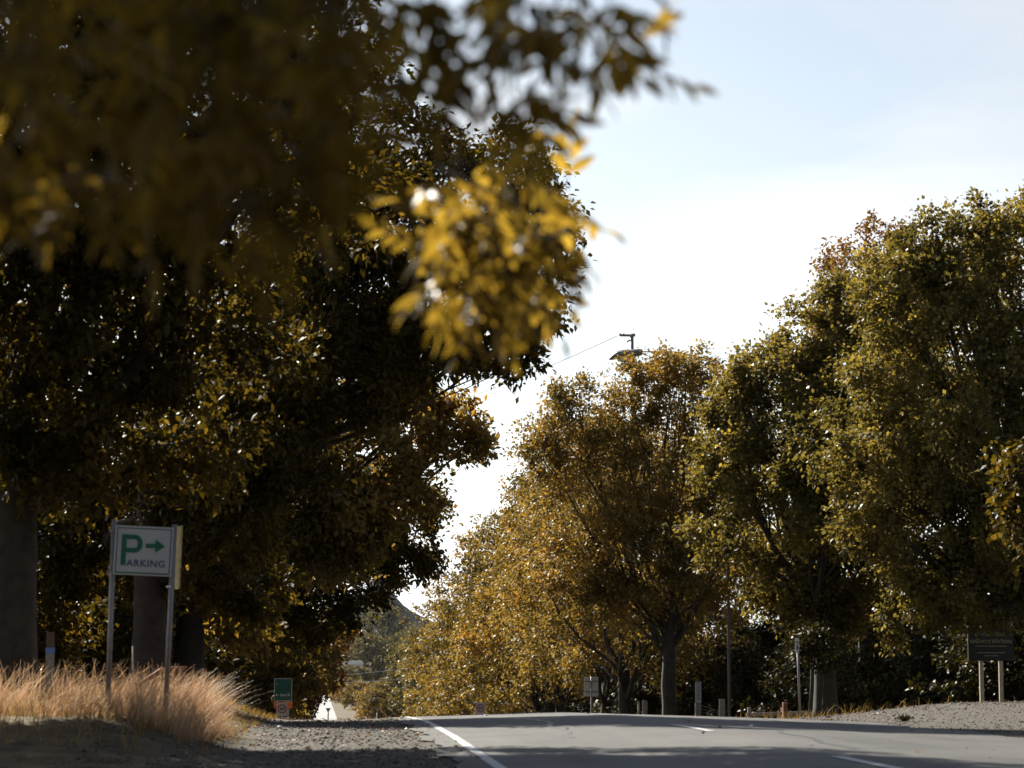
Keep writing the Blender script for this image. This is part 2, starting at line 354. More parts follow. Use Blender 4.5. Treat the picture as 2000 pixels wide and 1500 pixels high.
# tar-sealed cracks in the far lane
M['tar'] = plain('crack_seal_tar', (0.016, 0.016, 0.017), 0.5, var=0.3)
for (x0, y0, x1, y1, ph) in ((7.4, 31.6, 9.0, 30.6, 0.0), (5.6, 26.0, 6.1, 33.5, 1.0), (2.6, 27.5, 4.4, 26.9, 2.0), (7.9, 37.0, 7.5, 44.0, 3.0), (3.1, 31.0, 3.5, 41.0, 4.0)):
    n_ = 26; t_ = np.linspace(0, 1, n_); xx = x0 + (x1 - x0) * t_ + .07 * np.sin(t_ * 13 + ph) + rng.normal(0, .018, n_); yy = y0 + (y1 - y0) * t_ + .10 * np.sin(t_ * 9 + ph)
    d_ = np.stack([np.gradient(xx), np.gradient(yy)], 1); d_ /= np.linalg.norm(d_, axis=1)[:, None]; w_ = rng.uniform(.018, .04, n_)
    a_ = np.stack([xx - d_[:, 1] * w_, yy + d_[:, 0] * w_], 1); b_ = np.stack([xx + d_[:, 1] * w_, yy - d_[:, 0] * w_], 1)
    V_ = np.empty((2 * n_, 3)); V_[0::2, :2] = a_; V_[1::2, :2] = b_; V_[:, 2] = H(V_[:, 0], V_[:, 1]) + .004
    k_ = np.arange(n_ - 1) * 2; o = link('tar_seam', mesh_np('tar_seam', V_, np.stack([k_, k_ + 1, k_ + 3, k_ + 2], 1)), M['tar'], road)

# ------------------------------------------------------------------ trees
def unit(v): return v / np.maximum(np.linalg.norm(v, axis=-1, keepdims=True), 1e-9)
def leaf_quads(P, axis, nrm, L, Wd):
    """folded diamond leaves: P (n,3) stalk points"""
    side = unit(np.cross(axis, nrm)); nr = unit(np.cross(side, axis))
    L = L[:, None]; Wd = Wd[:, None]
    v0 = P; v2 = P + axis * L; mid = P + axis * L * 0.45
    v1 = mid + side * Wd * 0.5 + nr * Wd * 0.16; v3 = mid - side * Wd * 0.5 + nr * Wd * 0.16
    V = np.stack([v0, v1, v2, v3], 1).reshape(-1, 3)
    F = np.arange(len(V), dtype=np.int32).reshape(-1, 4)
    return V, F
def crown_points(lobes, n, clump=0.30, hollow=0.5):
    """twig positions in lumpy clumps near the skins of the lobes; lobes: (c(3), r(3))"""
    w = np.array([np.prod(r) ** (2 / 3.) for c, r in lobes]); w /= w.sum()
    out = []; dirs = []
    for (c, r), wi in zip(lobes, w):
        m = max(8, int(n * wi)); c = np.array(c); r = np.array(r)
        k = max(10, int(16 * (np.prod(r) ** (1 / 3.)) ** 1.1))
        d = unit(rng.normal(size=(k, 3))); d[:, 2] = d[:, 2] * 0.9 + 0.08
        rad = rng.uniform(hollow, 1.0, k) ** 0.7 * rng.choice([.85, 1.0, 1.0, 1.22], k)
        sc = d * rad[:, None] * r
        cr_ = clump * (np.prod(r) ** (1 / 3.)) * rng.uniform(0.35, 1.45, k)
        j = rng.integers(0, k, m)
        q = unit(rng.normal(size=(m, 3))) * (rng.uniform(0, 1, m) ** 0.45)[:, None] * cr_[j][:, None] * np.array([1.15, 1.15, 0.75])
        p = sc[j] + q
        far_ = rng.random(m) < 0.05; p[far_] *= rng.uniform(1.0, 1.22, far_.sum())[:, None]
        out.append(p + c); dirs.append(unit(p / r * 0.8 + unit(q) * 0.7))
    return np.concatenate(out), np.concatenate(dirs)
def crown_mesh(name, lobes, n_leaf, L=0.2, ratio=0.62, per=9, droop=0.25, clump=0.30, hollow=0.5, spread=0.26):
    tw, td = crown_points(lobes, n_leaf // per, clump, hollow)
    n = len(tw)
    tdir = unit(td + rng.normal(0, 0.45, (n, 3)) - np.array([0, 0, droop]))
    P = np.repeat(tw, per, 0); T = np.repeat(tdir, per, 0); m = len(P)
    s = rng.uniform(-1, 1, m)[:, None]
    P = P + T * s * spread * 1.3 + rng.normal(0, spread * 0.35, (m, 3))
    ax = unit(T * 0.6 + rng.normal(0, 0.6, (m, 3)) - np.array([0, 0, droop]))
    nr = unit(rng.normal(0, 0.55, (m, 3)) + np.array([0, 0, 0.8]))
    ll = L * rng.uniform(0.65, 1.3, m)
    V, F = leaf_quads(P, ax, nr, ll, ll * ratio)
    tint = np.clip(np.repeat(rng.normal(0.5, 0.2, n), per) + rng.normal(0, 0.16, m), 0, 1)
    return mesh_np(name, V, F, tint=tint)
def wood_mesh(mb, base, fork, r0, lobes, sub=5, seed=0, lean=(0, 0)):
    rr = random.Random(seed)
    base = Vector(base); top = Vector((base.x + lean[0], base.y + lean[1], fork))
    pts = []; rad = []
    for i in range(7):
        t = i / 6; p = base.lerp(top, t) + Vector((rr.uniform(-1, 1), rr.uniform(-1, 1), 0)) * r0 * 0.11 * (1 if 0 < i < 6 else 0)
        pts.append(p); rad.append(r0 * (1.35 - 0.35 * min(1, t * 5)) * (1 - 0.32 * t))
    pts[0] -= Vector((0, 0, 0.3))
    mb.tube(pts, rad, 10)
    for c, r in lobes:
        c = Vector(c); t0 = rr.uniform(0.62, 1.0); s = base.lerp(top, t0)
        mid = s.lerp(c, 0.5) + Vector((rr.uniform(-.5, .5), rr.uniform(-.5, .5), -0.12 * (c - s).length + rr.uniform(-.3, .3)))
        q = []; ra = []; rb = r0 * rr.uniform(0.2, 0.36)
        for i in range(7):
            t = i / 6; q.append(s * (1 - t) ** 2 + mid * 2 * t * (1 - t) + c * t * t + Vector((rr.uniform(-.22, .22), rr.uniform(-.22, .22), rr.uniform(-.22, .22))) * (1 if 0 < i else 0)); ra.append(rb * (1 - 0.75 * t))
        mb.tube(q, ra, 6)
        for k in range(sub):
            t = rr.uniform(0.35, 1.0); i = min(5, int(t * 6)); s2 = q[i].lerp(q[i + 1], t * 6 - i)
            d = Vector((rr.gauss(0, 1), rr.gauss(0, 1), rr.gauss(0.35, 0.8))).normalized()
            e = c + Vector((d.x * r[0], d.y * r[1], d.z * r[2])) * rr.uniform(0.6, 0.98)
            m2 = s2.lerp(e, 0.5) + Vector((rr.uniform(-.3, .3), rr.uniform(-.3, .3), rr.uniform(-.1, .35)))
            rs = ra[i] * 0.45
            mb.tube([s2, s2.lerp(m2, 0.55), m2, m2.lerp(e, 0.6), e], [rs, rs * .8, rs * .6, rs * .42, rs * .2], 5, cap=False)
    return mb
def px_lobes(D, L):
    o = []
    for l in L:
        px, py, r = l[:3]; dd = l[3] if len(l) > 3 else 0.0
        asp = l[4] if len(l) > 4 else 0.9
        c = pt(px, py, D + dd); rm = r * (D + dd) / FPX
        o.append(((c.x, c.y, c.z), (rm, rm * 1.1, rm * asp)))
    return o
def tree(name, label, trunk_px, D, r0, fork, lobes, n_leaf, leaf, bark='bark', group=None, sub=5, lean=(0, 0), x=None, **kw):
    """fork: height of the first limbs above the ground"""
    bx = pt(trunk_px, 1300, D).x if x is None else x
    bz = Hf(bx, D)
    t = thing(name, (bx, D, bz), label, 'tree', group)
    off = Vector((bx, D, bz))
    lb = [((c[0] - bx, c[1] - D, c[2] - bz), r) for c, r in lobes]
    mb = wood_mesh(MB(), (0, 0, 0), fork, r0, lb, sub, seed=int(D * 10 + trunk_px), lean=lean)
    mb.build('trunk', M[bark], t)
    link('crown', crown_mesh('crown', lb, n_leaf, **kw), M[leaf], t)
    return t
def auto_lobes(bx, D, h, rad, low=0.25, n=13, seed=1):
    rr = random.Random(seed); bz = Hf(bx, D); o = []
    for i in range(n):
        t = i / (n - 1); z = bz + h * (low + (0.92 - low) * t)
        w = rad * math.sin(math.pi * (0.22 + 0.70 * t)) ** 0.8 * 0.68
        a = i * 2.4 + rr.uniform(-.5, .5); r = rad * rr.uniform(0.40, 0.55) * (1.0 - 0.25 * t)
        o.append(((bx + math.cos(a) * w, D + math.sin(a) * w, min(z, bz + h - r * .8)), (r, r, r * 0.85)))
    return o
LG, RG = 'avenue trees on the left side of the road', 'avenue trees on the right side of the road'

tree('ash_tree', 'tall dark ash tree nearest the parking sign, trunk at the left edge', 22, 33, 0.38, 4.2,
     px_lobes(33, [(40, 620, 280, 0), (-130, 430, 260, -2), (230, 330, 280, -1), (430, 180, 230, 0), (-20, 120, 280, -2), (330, 620, 220, 0), (500, 430, 200, 0), (150, 850, 190, 0),
                   (600, 110, 140, 0), (110, 280, 170, 1), (40, 60, 170, 1), (180, 120, 170, 1), (250, -80, 270, -1), (480, -120, 220, -1), (30, -220, 250, -1), (300, -330, 230, 0), (640, -60, 140, -1), (350, 850, 130, 0), (-260, 620, 230, -1), (-420, 430, 250, 0)]),
     122000, 'olive', group=LG, L=0.15, ratio=0.5, per=11, spread=0.22, bark='bark')
tree('ash_tree', 'broad dark ash tree behind the parking sign, boughs reaching over the road', 288, 48, 0.36, 4.6,
     px_lobes(48, [(930, 430, 170), (800, 320, 150), (640, 190, 130, 2), (890, 590, 150), (690, 540, 210), (500, 690, 210, 2), (760, 670, 110), (400, 880, 170), (270, 1010, 140, 2), (985, 620, 85), (480, 400, 220, 3), (250, 700, 220, 4), (650, 400, 180, -2), (1010, 500, 95), (1045, 640, 62), (1055, 420, 70), (1000, 690, 50), (930, 680, 70), (1060, 540, 60),
                   (570, 870, 125, -1), (620, 740, 125, -2), (760, 760, 80, -1), (830, 700, 80, -2), (520, 800, 130, -3), (420, 1040, 120, -1), (170, 1080, 110, 2), (340, 1130, 90, 1), (480, 1150, 90, 2)]),
     138000, 'olive', bark='bark_red', group=LG, L=0.165, ratio=0.5, per=11, spread=0.24)
tree('ash_tree', 'mid-distance ash tree whose lit bough tip points across the sky gap', 370, 64, 0.44, 4.0,
     px_lobes(64, [(870, 835, 70), (925, 868, 38), (790, 830, 95), (690, 900, 120), (590, 1000, 130), (470, 1050, 140), (810, 950, 65), (560, 820, 150), (400, 950, 150), (620, 1080, 90), (700, 1010, 80), (350, 1120, 120), (500, 1200, 80)]),
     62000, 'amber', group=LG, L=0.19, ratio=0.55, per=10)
tree('ash_tree', 'dark ash tree with rounded bough just above the far hill', 450, 84, 0.42, 4.0,
     px_lobes(84, [(800, 1000, 75), (795, 1085, 62), (710, 1070, 100), (610, 1120, 120), (500, 1170, 110), (730, 1145, 55), (640, 980, 120), (480, 1040, 120), (560, 1220, 80), (450, 1260, 90), (640, 1200, 60)]),
     46000, 'olive', group=LG, L=0.2, ratio=0.58, per=10)
tree('ash_tree', 'low leafy tree directly behind the green direction sign', 520, 118, 0.36, 3.4,
     px_lobes(118, [(600, 1230, 60), (540, 1260, 75), (640, 1265, 36), (570, 1330, 52), (612, 1320, 40), (470, 1290, 80), (500, 1200, 80), (500, 1360, 50), (560, 1375, 36)]),
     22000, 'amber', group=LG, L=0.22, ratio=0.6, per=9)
tree('maple_tree', 'small rust-red tree beside the far road on the left', 590, 150, 0.26, 2.5,
     px_lobes(150, [(665, 1240, 32), (640, 1275, 34), (610, 1250, 40), (615, 1310, 40), (640, 1330, 24), (590, 1345, 36), (598, 1374, 26), (570, 1386, 30), (622, 1352, 18)]),
     12000, 'rust', group=LG, L=0.24, ratio=0.6, per=8)

# right-hand avenue; trunks stand in a line about 14 m right of the camera
AX = 13.9
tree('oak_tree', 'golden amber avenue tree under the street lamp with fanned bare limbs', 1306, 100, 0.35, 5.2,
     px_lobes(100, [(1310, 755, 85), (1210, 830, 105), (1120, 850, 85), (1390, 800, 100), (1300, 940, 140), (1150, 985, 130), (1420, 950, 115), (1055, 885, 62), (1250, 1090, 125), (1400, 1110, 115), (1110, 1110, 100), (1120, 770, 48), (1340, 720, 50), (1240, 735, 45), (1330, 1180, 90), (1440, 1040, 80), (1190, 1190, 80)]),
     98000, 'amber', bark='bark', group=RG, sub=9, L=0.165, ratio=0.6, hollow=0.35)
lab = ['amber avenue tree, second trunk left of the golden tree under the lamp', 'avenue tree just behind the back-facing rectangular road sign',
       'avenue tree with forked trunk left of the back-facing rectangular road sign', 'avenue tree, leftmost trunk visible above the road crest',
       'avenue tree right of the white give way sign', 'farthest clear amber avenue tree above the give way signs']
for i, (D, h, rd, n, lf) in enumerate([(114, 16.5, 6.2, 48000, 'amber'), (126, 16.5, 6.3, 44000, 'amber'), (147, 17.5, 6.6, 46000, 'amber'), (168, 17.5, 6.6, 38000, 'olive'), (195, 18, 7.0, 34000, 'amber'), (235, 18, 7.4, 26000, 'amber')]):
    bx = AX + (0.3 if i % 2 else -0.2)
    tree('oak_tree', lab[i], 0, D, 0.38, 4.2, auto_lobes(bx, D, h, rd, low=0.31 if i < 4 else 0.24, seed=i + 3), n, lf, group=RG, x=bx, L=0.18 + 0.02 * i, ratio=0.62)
tree('elm_tree', 'olive green elm left of the slim pole sign, top sloping to the left', 1610, 80, 0.42, 4.5,
     px_lobes(80, [(1505, 735, 80), (1590, 660, 88), (1690, 575, 108), (1640, 610, 80), (1560, 800, 130), (1455, 800, 66), (1700, 740, 170), (1640, 940, 160), (1480, 930, 100), (1760, 950, 150), (1570, 1080, 100), (1500, 1160, 52), (1530, 1190, 45), (1690, 1110, 120), (1430, 1050, 80), (1450, 900, 80), (1620, 1190, 80), (1760, 1160, 100), (1400, 860, 50), (1770, 620, 110), (1800, 820, 130, 3), (1440, 760, 42), (1660, 830, 130, -2), (1600, 880, 100, -3), (1640, 1010, 90, -3), (1570, 960, 80, -3)]),
     132000, 'green', group='big trees by the station entrance', L=0.16, ratio=0.68, per=10)
tree('elm_tree', 'largest olive green elm rising highest at the right edge', 2060, 71, 0.46, 4.5,
     px_lobes(71, [(1850, 515, 105), (1960, 480, 105), (1780, 600, 110), (1900, 650, 180), (2050, 600, 200), (1850, 850, 190), (1990, 900, 190), (1800, 1050, 140), (1950, 1080, 120), (2120, 850, 200), (1800, 470, 60), (1920, 430, 50), (2010, 420, 55), (1880, 1160, 100), (1990, 1170, 90), (1800, 1170, 80), (2080, 1080, 130), (1740, 760, 110), (1720, 900, 110), (1740, 540, 80), (1700, 1010, 90)]),
     128000, 'green', group='big trees by the station entrance', L=0.155, ratio=0.68, per=10)
tree('oak_tree', 'rusty feathery treetop peeping out behind the olive elms', 1690, 97, 0.36, 5.0,
     px_lobes(97, [(1650, 530, 62), (1720, 470, 55), (1700, 600, 90), (1780, 540, 80), (1650, 680, 90), (1750, 800, 130)]),
     20000, 'rust', group='big trees by the station entrance', L=0.2, ratio=0.45)
tree('elm_tree', 'nearest right-hand tree, sunlit bough poking in at the right edge', 2330, 52, 0.42, 3.5,
     px_lobes(52, [(2000, 905, 62), (1985, 1010, 52), (2040, 960, 80), (2180, 850, 170), (2330, 600, 260), (2450, 850, 250), (2030, 1060, 40)]),
     26000, 'olive', group='big trees by the station entrance', L=0.17, ratio=0.6)

# background trees and shrubs: one of each kind, then copies
def copy_tree(src, loc, rz, s, label):
    r = src.copy(); C.objects.link(r); r.location = loc; r.rotation_euler = (0, 0, rz); r.scale = (s, s, s); r['label'] = label
    for ch in src.children:
        c = ch.copy(); C.objects.link(c); c.parent = r
    return r
def proto(name, label, x, D, h, rd, n, leaf, group, low=0.1, nl=12, seed=5, r0=0.3, cat='tree', **kw):
    lb = [((c[0] - x, c[1] - D, c[2] - Hf(x, D)), r) for c, r in auto_lobes(x, D, h, rd, low=low, n=nl, seed=seed)]
    t = thing(name, (x, D, Hf(x, D)), label, cat, group)
    wood_mesh(MB(), (0, 0, 0), h * 0.28, r0, lb, 3, seed=seed).build('trunk', M['bark'], t)
    link('crown', crown_mesh('crown', lb, n, **kw), M[leaf], t)
    return t
def rows(src, specs, first=False):
    for i, (x, D, s, lab_) in enumerate(specs):
        if i == 0 and first:
            src.location = (x, D, Hf(x, D)); src['label'] = lab_; src.scale = (s, s, s)
        else: copy_tree(src, (x, D, Hf(x, D) - 0.05), i * 1.9 + 0.4, s, lab_)
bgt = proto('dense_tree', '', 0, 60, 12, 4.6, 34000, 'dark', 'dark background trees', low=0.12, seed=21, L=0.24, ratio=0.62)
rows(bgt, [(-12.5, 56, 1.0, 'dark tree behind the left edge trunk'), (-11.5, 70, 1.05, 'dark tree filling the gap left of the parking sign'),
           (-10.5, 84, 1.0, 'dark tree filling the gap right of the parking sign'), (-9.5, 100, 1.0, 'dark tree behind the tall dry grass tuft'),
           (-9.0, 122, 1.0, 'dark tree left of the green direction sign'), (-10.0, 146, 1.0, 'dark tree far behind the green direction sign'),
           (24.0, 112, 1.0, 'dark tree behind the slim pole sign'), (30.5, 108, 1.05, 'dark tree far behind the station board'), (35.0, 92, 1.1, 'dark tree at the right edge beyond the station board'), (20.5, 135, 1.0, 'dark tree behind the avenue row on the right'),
           (20.0, 165, 1.1, 'dark tree behind the farther right avenue trunks'), (-8.5, 18, 0.95, 'added sky-blocking verge tree left of the photographer'), (-9, -9, 1.1, 'added sky-blocking verge tree behind the photographer on the left'), (17.5, 34, 1.15, 'added sky-blocking verge tree across the road ahead of the photographer, out of view'), (-9, -27, 1.2, 'added sky-blocking verge tree far behind the photographer on the left'), (18, -30, 1.3, 'added sky-blocking verge tree far behind the photographer across the road'), (-1.5, -52, 1.7, 'added tall tree blocking sky light behind the photographer, left one'), (8, -56, 1.8, 'added tall tree blocking sky light behind the photographer, right one'), (17, 14, 1.2, 'added sky-blocking verge tree across the road beside the photographer'), (18, -10, 1.2, 'added sky-blocking verge tree across the road behind the photographer')], True)  # unseen trees beside and behind the camera, added to block sky light
shr = proto('shrub', '', 0, 60, 3.6, 2.6, 12000, 'olive', 'shrubs under the left trees', low=0.18, nl=9, seed=31, r0=0.07, cat='shrub', L=0.17, ratio=0.6)
rows(shr, [(-7.2, 52, 0.9, 'sunlit yellow-green shrub behind the blue-banded marker post'), (-6.6, 63, 1.1, 'shrub between the two nearest left trunks'), (-6.0, 76, 1.1, 'dark shrub behind the right post of the parking sign'),
           (-7.6, 92, 1.2, 'dark shrub behind the top of the dry grass tuft'), (-7.0, 110, 1.1, 'dark shrub left of the orange sign band'), (-4.6, 131, 1.1, 'olive shrub right of the orange sign band'), (-5.0, 165, 1.35, 'shrub at the left edge of the far road')], True)
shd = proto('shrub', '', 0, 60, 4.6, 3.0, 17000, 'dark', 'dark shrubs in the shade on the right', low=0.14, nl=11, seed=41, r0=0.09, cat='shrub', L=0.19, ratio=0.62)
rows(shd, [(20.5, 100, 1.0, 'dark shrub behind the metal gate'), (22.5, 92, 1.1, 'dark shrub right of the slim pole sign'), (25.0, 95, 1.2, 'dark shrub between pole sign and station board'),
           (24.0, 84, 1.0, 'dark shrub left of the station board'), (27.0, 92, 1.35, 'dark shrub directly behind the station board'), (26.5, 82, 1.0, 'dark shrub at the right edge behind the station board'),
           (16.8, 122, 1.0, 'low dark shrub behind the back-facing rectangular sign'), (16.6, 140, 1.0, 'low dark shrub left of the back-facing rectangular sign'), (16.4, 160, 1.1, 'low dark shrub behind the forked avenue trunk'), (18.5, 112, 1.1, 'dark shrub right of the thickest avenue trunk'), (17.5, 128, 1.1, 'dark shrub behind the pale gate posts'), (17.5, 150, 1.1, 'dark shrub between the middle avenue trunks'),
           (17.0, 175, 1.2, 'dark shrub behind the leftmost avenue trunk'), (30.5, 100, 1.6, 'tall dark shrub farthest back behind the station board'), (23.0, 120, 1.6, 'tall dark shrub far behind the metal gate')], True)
shy = proto('shrub', '', 0, 60, 4.2, 2.8, 12000, 'amber', 'leafy shrubs along the right of the far road', low=0.16, nl=10, seed=51, r0=0.08, cat='shrub', L=0.22, ratio=0.62)
rows(shy, [(13.2, 205, 1.2, 'amber shrub right of the white give way sign'), (12.6, 240, 1.3, 'amber shrub just above the white give way sign'), (14.5, 280, 1.7, 'amber shrub left of the white give way sign'), (15.5, 330, 2.0, 'amber shrub beside the far road shoulder'), (8.6, 430, 1.5, 'round shrub on the shoulder right of the far road'), (9.5, 500, 1.7, 'second round shrub along the far road shoulder'), (6.6, 610, 1.6, 'third shrub farther along the far road shoulder'), (5.0, 740, 1.8, 'farthest shrub on the far road shoulder')], True)
far = proto('far_tree', '', 0, 300, 15, 7, 22000, 'far', 'distant trees on the far slope', low=0.08, nl=13, seed=61, r0=0.35, L=0.42, ratio=0.7)
rows(far, [(19, 330, 1.0, 'pale green tree right of the dark hill'), (17, 420, 1.0, 'green tree below the dark hill'), (24, 520, 1.2, 'distant tree above the right shoulder of the far road'),
           (20, 640, 1.1, 'small distant tree beside the pale roof'), (16, 1060, 1.7, 'distant round tree at the end of the far road'), (36, 1080, 1.9, 'distant tree right of the road end'),
           (-6, 1090, 1.8, 'distant tree left of the road end'), (2, 1240, 2.2, 'big hazy round tree left below the dark hill'), (26, 1280, 2.4, 'big hazy round tree right below the dark hill'),
           (-30, 1150, 2.0, 'distant tree behind the rust-red tree'), (60, 1150, 2.2, 'distant tree behind the right avenue'), (9.5, 850, 0.78, 'small round tree hiding the left of the pale-roofed house'), (4.5, 840, 0.8, 'small round tree hiding the right of the pale-roofed house'), (50, 700, 1.5, 'distant tree glimpsed through the right avenue')], True)

# far dark hill
def hill():
    px, pw = 736, 90
    c = pt(px, 1300, 2600); V = []; F = []
    xs_ = np.linspace(-420, 420, 85); ys_ = np.linspace(-260, 400, 45)
    X, Y = np.meshgrid(xs_, ys_)
    peak = 46 * np.exp(-(np.abs(X) / 20) ** 1.3 - (np.abs(Y) / 60) ** 2) + 38 * np.exp(-(np.abs(X - 10) / 90) ** 1.6 - (Y / 160) ** 2)
    Z = peak - 6 + rng.normal(0, 1.3, X.shape) + 2 * np.sin(X * 0.11) * np.sin(Y * 0.07)
    edge = np.minimum(1, np.minimum((420 - np.abs(X)) / 60, 1)); Z = Z * edge - 20 * (1 - edge)
    V = np.stack([X.ravel() + c.x, Y.ravel() + 2600, Z.ravel() + 15], 1)
    nx = len(xs_); i = np.arange((len(ys_) - 1) * (nx - 1)); r, cc = i // (nx - 1), i % (nx - 1); a = r * nx + cc
    o = link('hill', mesh_np('hill', V, np.stack([a, a + 1, a + nx + 1, a + nx], 1), smooth=False), M['hill']); tag(o, kind='structure')
hill()
# pale-roofed house on the far slope
def house():
    p = pt(690, 1288, 900); g = Hf(p.x, 900)
    t = thing('house', (p.x, 900, p.z - 4.6), 'small house with pale roof among the distant trees', 'house')
    w = MB().box((0, 0, 1.4), (7, 5, 2.8)); w.build('wall', M['wallpale'], t)
    MB().prism([(-4, 2.8), (4, 2.8), (3.2, 4.2), (-3.2, 4.2)], -3, 3).build('roof', M['roof'], t)
    for x in (-1.9, 1.8): MB().box((x, -2.52, 1.6), (1.4, 0.06, 1.1)).build('window', M['black'], t)
    MB().box((0, 0, -3), (7.4, 5.4, 6)).build('footing', M['timber'], t)
house()

# ------------------------------------------------------------------ signs and street furniture
def zpost(x, y): return Hf(x, y) - 0.3
# parking sign, about 31 m away on the bank
def parking_sign():
    D = 31.0; s = D / FPX
    bl = pt(210, 1385, D); br = pt(322, 1385, D)
    gz = Hf((bl.x + br.x) / 2, D)
    base = Vector(((bl.x + br.x) / 2, D, gz))
    t = thing('parking_sign', base, 'white and green parking sign on two leaning steel posts in dry grass', 'sign')
    L = lambda px, py, dy=0.0: pt(px, py, D) - base + Vector((0, dy, 0))
    for (x0, y0, x1, y1) in ((209, 1400, 223, 1014), (321, 1400, 341, 1024)):
        MB().tube([L(x0, y0) + Vector((0, 0, -0.3)), L(x1, y1)], 0.034, 12).build('post', M['galv'], t)
    for (x, y) in ((221, 1037), (218.5, 1110), (338, 1048), (335, 1112)):
        MB().tube([L(x, y) - Vector((0, 0, .02)), L(x, y) + Vector((0, 0, .02))], 0.041, 12).build('clamp', M['galv'], t)
    MB().tube([L(330.5, 1146) - Vector((0, 0, .012)), L(330.5, 1146) + Vector((0, 0, .012))], 0.040, 12).build('collar', M['paper'], t)
    # panel axes along the slightly rotated sheet
    c = L(281, 1076.5, -0.075); ex = (L(336, 1080) - L(226, 1073)).normalized(); ez = (L(227, 1028) - L(223, 1120)).normalized()
    wd, hg = 112 * s, 95 * s
    Mx = Matrix((ex, ex.cross(ez) * -1, ez)).transposed()
    Mx.col[1] = Vector((0, 1, 0))
    M4 = Mx.to_4x4(); M4.translation = c
    def place(o): o.matrix_local = M4 @ o.matrix_local if o.location.length else M4
    p = MB().box((0, 0.012, 0), (wd, 0.012, hg), bev=0.004).build('panel', M['sign_white'], t); p.matrix_local = M4.copy()
    b = MB(); e = 0.012; k = 0.03
    for (x, z, w_, h_) in ((0, hg/2 - k, wd - 2*k + e, e), (-wd/2 + k, 0, e, hg - 2*k - e), (wd/2 - k, 0, e, hg - 2*k - e)): b.box((x, 0.004, z), (w_, 0.005, h_))
    o = b.build('border', M['purple'], p)
    MB().box((0, 0.004, -hg/2 + k), (wd - 2*k + e, 0.005, e * 1.3)).build('border', M['sign_green'], p)
    # letter P
    u = s; X = lambda px: (px - 281) * u; Z = lambda py: (1076.5 - py) * u
    outer = [(X(238.5), Z(1105)), (X(238.5), Z(1046)), (X(266), Z(1046))]; inner = []
    for k_ in range(9):
        a = R(90 - k_ * 22.5); outer.append((X(266) + math.cos(a) * 13.5 * u, Z(1063.3) + math.sin(a) * 17.3 * u))
    outer += [(X(248), Z(1080.6)), (X(248), Z(1105))]
    q = MB()
    stem = [(X(238.5), Z(1105)), (X(238.5), Z(1046)), (X(248), Z(1046)), (X(248), Z(1105))]
    q.prism(stem, 0.0, 0.005)
    n = 10; a_o = [(X(264) + math.cos(R(90 - i * 18)) * 14.5 * u, Z(1063.3) + math.sin(R(90 - i * 18)) * 17.3 * u) for i in range(n + 1)]
    a_i = [(X(264) + math.cos(R(90 - i * 18)) * 5.5 * u, Z(1063.3) + math.sin(R(90 - i * 18)) * 8.3 * u) for i in range(n + 1)]
    a_o = [(X(248.02), Z(1046))] + a_o + [(X(248.02), Z(1080.6))]; a_i = [(X(248.02), Z(1055))] + a_i + [(X(248.02), Z(1071.6))]
    for i in range(len(a_o) - 1): q.prism([a_o[i], a_o[i+1], a_i[i+1], a_i[i]], 0.0, 0.005)
    q.build('letter', M['sign_green'], p)
    q = MB().prism([(X(285), Z(1062)), (X(303), Z(1062)), (X(303), Z(1070)), (X(285), Z(1070))], 0.0, 0.005)
    q.prism([(X(303.1), Z(1053.5)), (X(322), Z(1066)), (X(303.1), Z(1079))], 0.0, 0.005).build('arrow', M['sign_green'], p)
    text_mesh('lettering', 'ARKING', 18.5 * s, M['purple'], p, (X(287), 0.003, Z(1101)), 0.002, 0.0022, 1.12)
    # edge-on weathered board fixed to the right post
    a0, a1 = L(347, 1026, 0.0), L(341, 1150, 0.0); d = (a0 - a1)
    Mb = Matrix.Rotation(R(-76), 3, 'Z') ; q = MB()
    Mt = Matrix.Rotation(-math.atan2(d.x, d.z) * -1, 3, 'Y')
    q.box((0, 0, 0), (0.30, 0.018, d.length), M=Mt @ Mb, bev=0.004)
    o = q.build('side_board', M['yellow'], t); o.location = (a0 + a1) / 2 + Vector((0.02, 0.17, 0)); o['label'] = 'yellowish weathered board seen almost edge-on'
parking_sign()

def simple_post(name, label, cat, px, D, y_top, r, mat, parts=None, box=False, y_base=None):
    p = pt(px, y_top, D); g = Hf(p.x, D)
    t = thing(name, (p.x, D, g), label, cat)
    h = p.z - g; q = MB()
    if box: q.box((0, 0, h / 2 - 0.15), (2 * r, 2 * r, h + 0.3), bev=r * 0.15)
    else: q.tube([(0, 0, -0.3), (0, 0, h)], r, 10)
    q.build('post', M[mat], t)
    return t, h
# marker post with blue band
t, h = simple_post('marker_post', 'grey timber marker post with brown top and blue band by left trunk', 'post', 98, 31.5, 1272, 0.05, 'timber', box=True)
MB().box((0, 0, h + 0.012), (0.104, 0.104, 0.07)).build('reflector_band', M['blue'], t)
MB().box((0, 0, h + 0.145), (0.092, 0.092, 0.20), bev=0.008).build('post_top', M['timber_brown'], t)
# pale stake
p0 = pt(259, 1330, 34); g = Hf(p0.x, 34)
t = thing('stake', (p0.x, 34, g), 'thin pale crooked stake in the grass between the sign posts', 'stake')
MB().tube([(0, 0, -0.2), (0.01, 0, 0.3), (-0.005, 0, pt(258, 1262, 34).z - g)], [0.016, 0.014, 0.011], 7).build('stick', M['cream'], t)
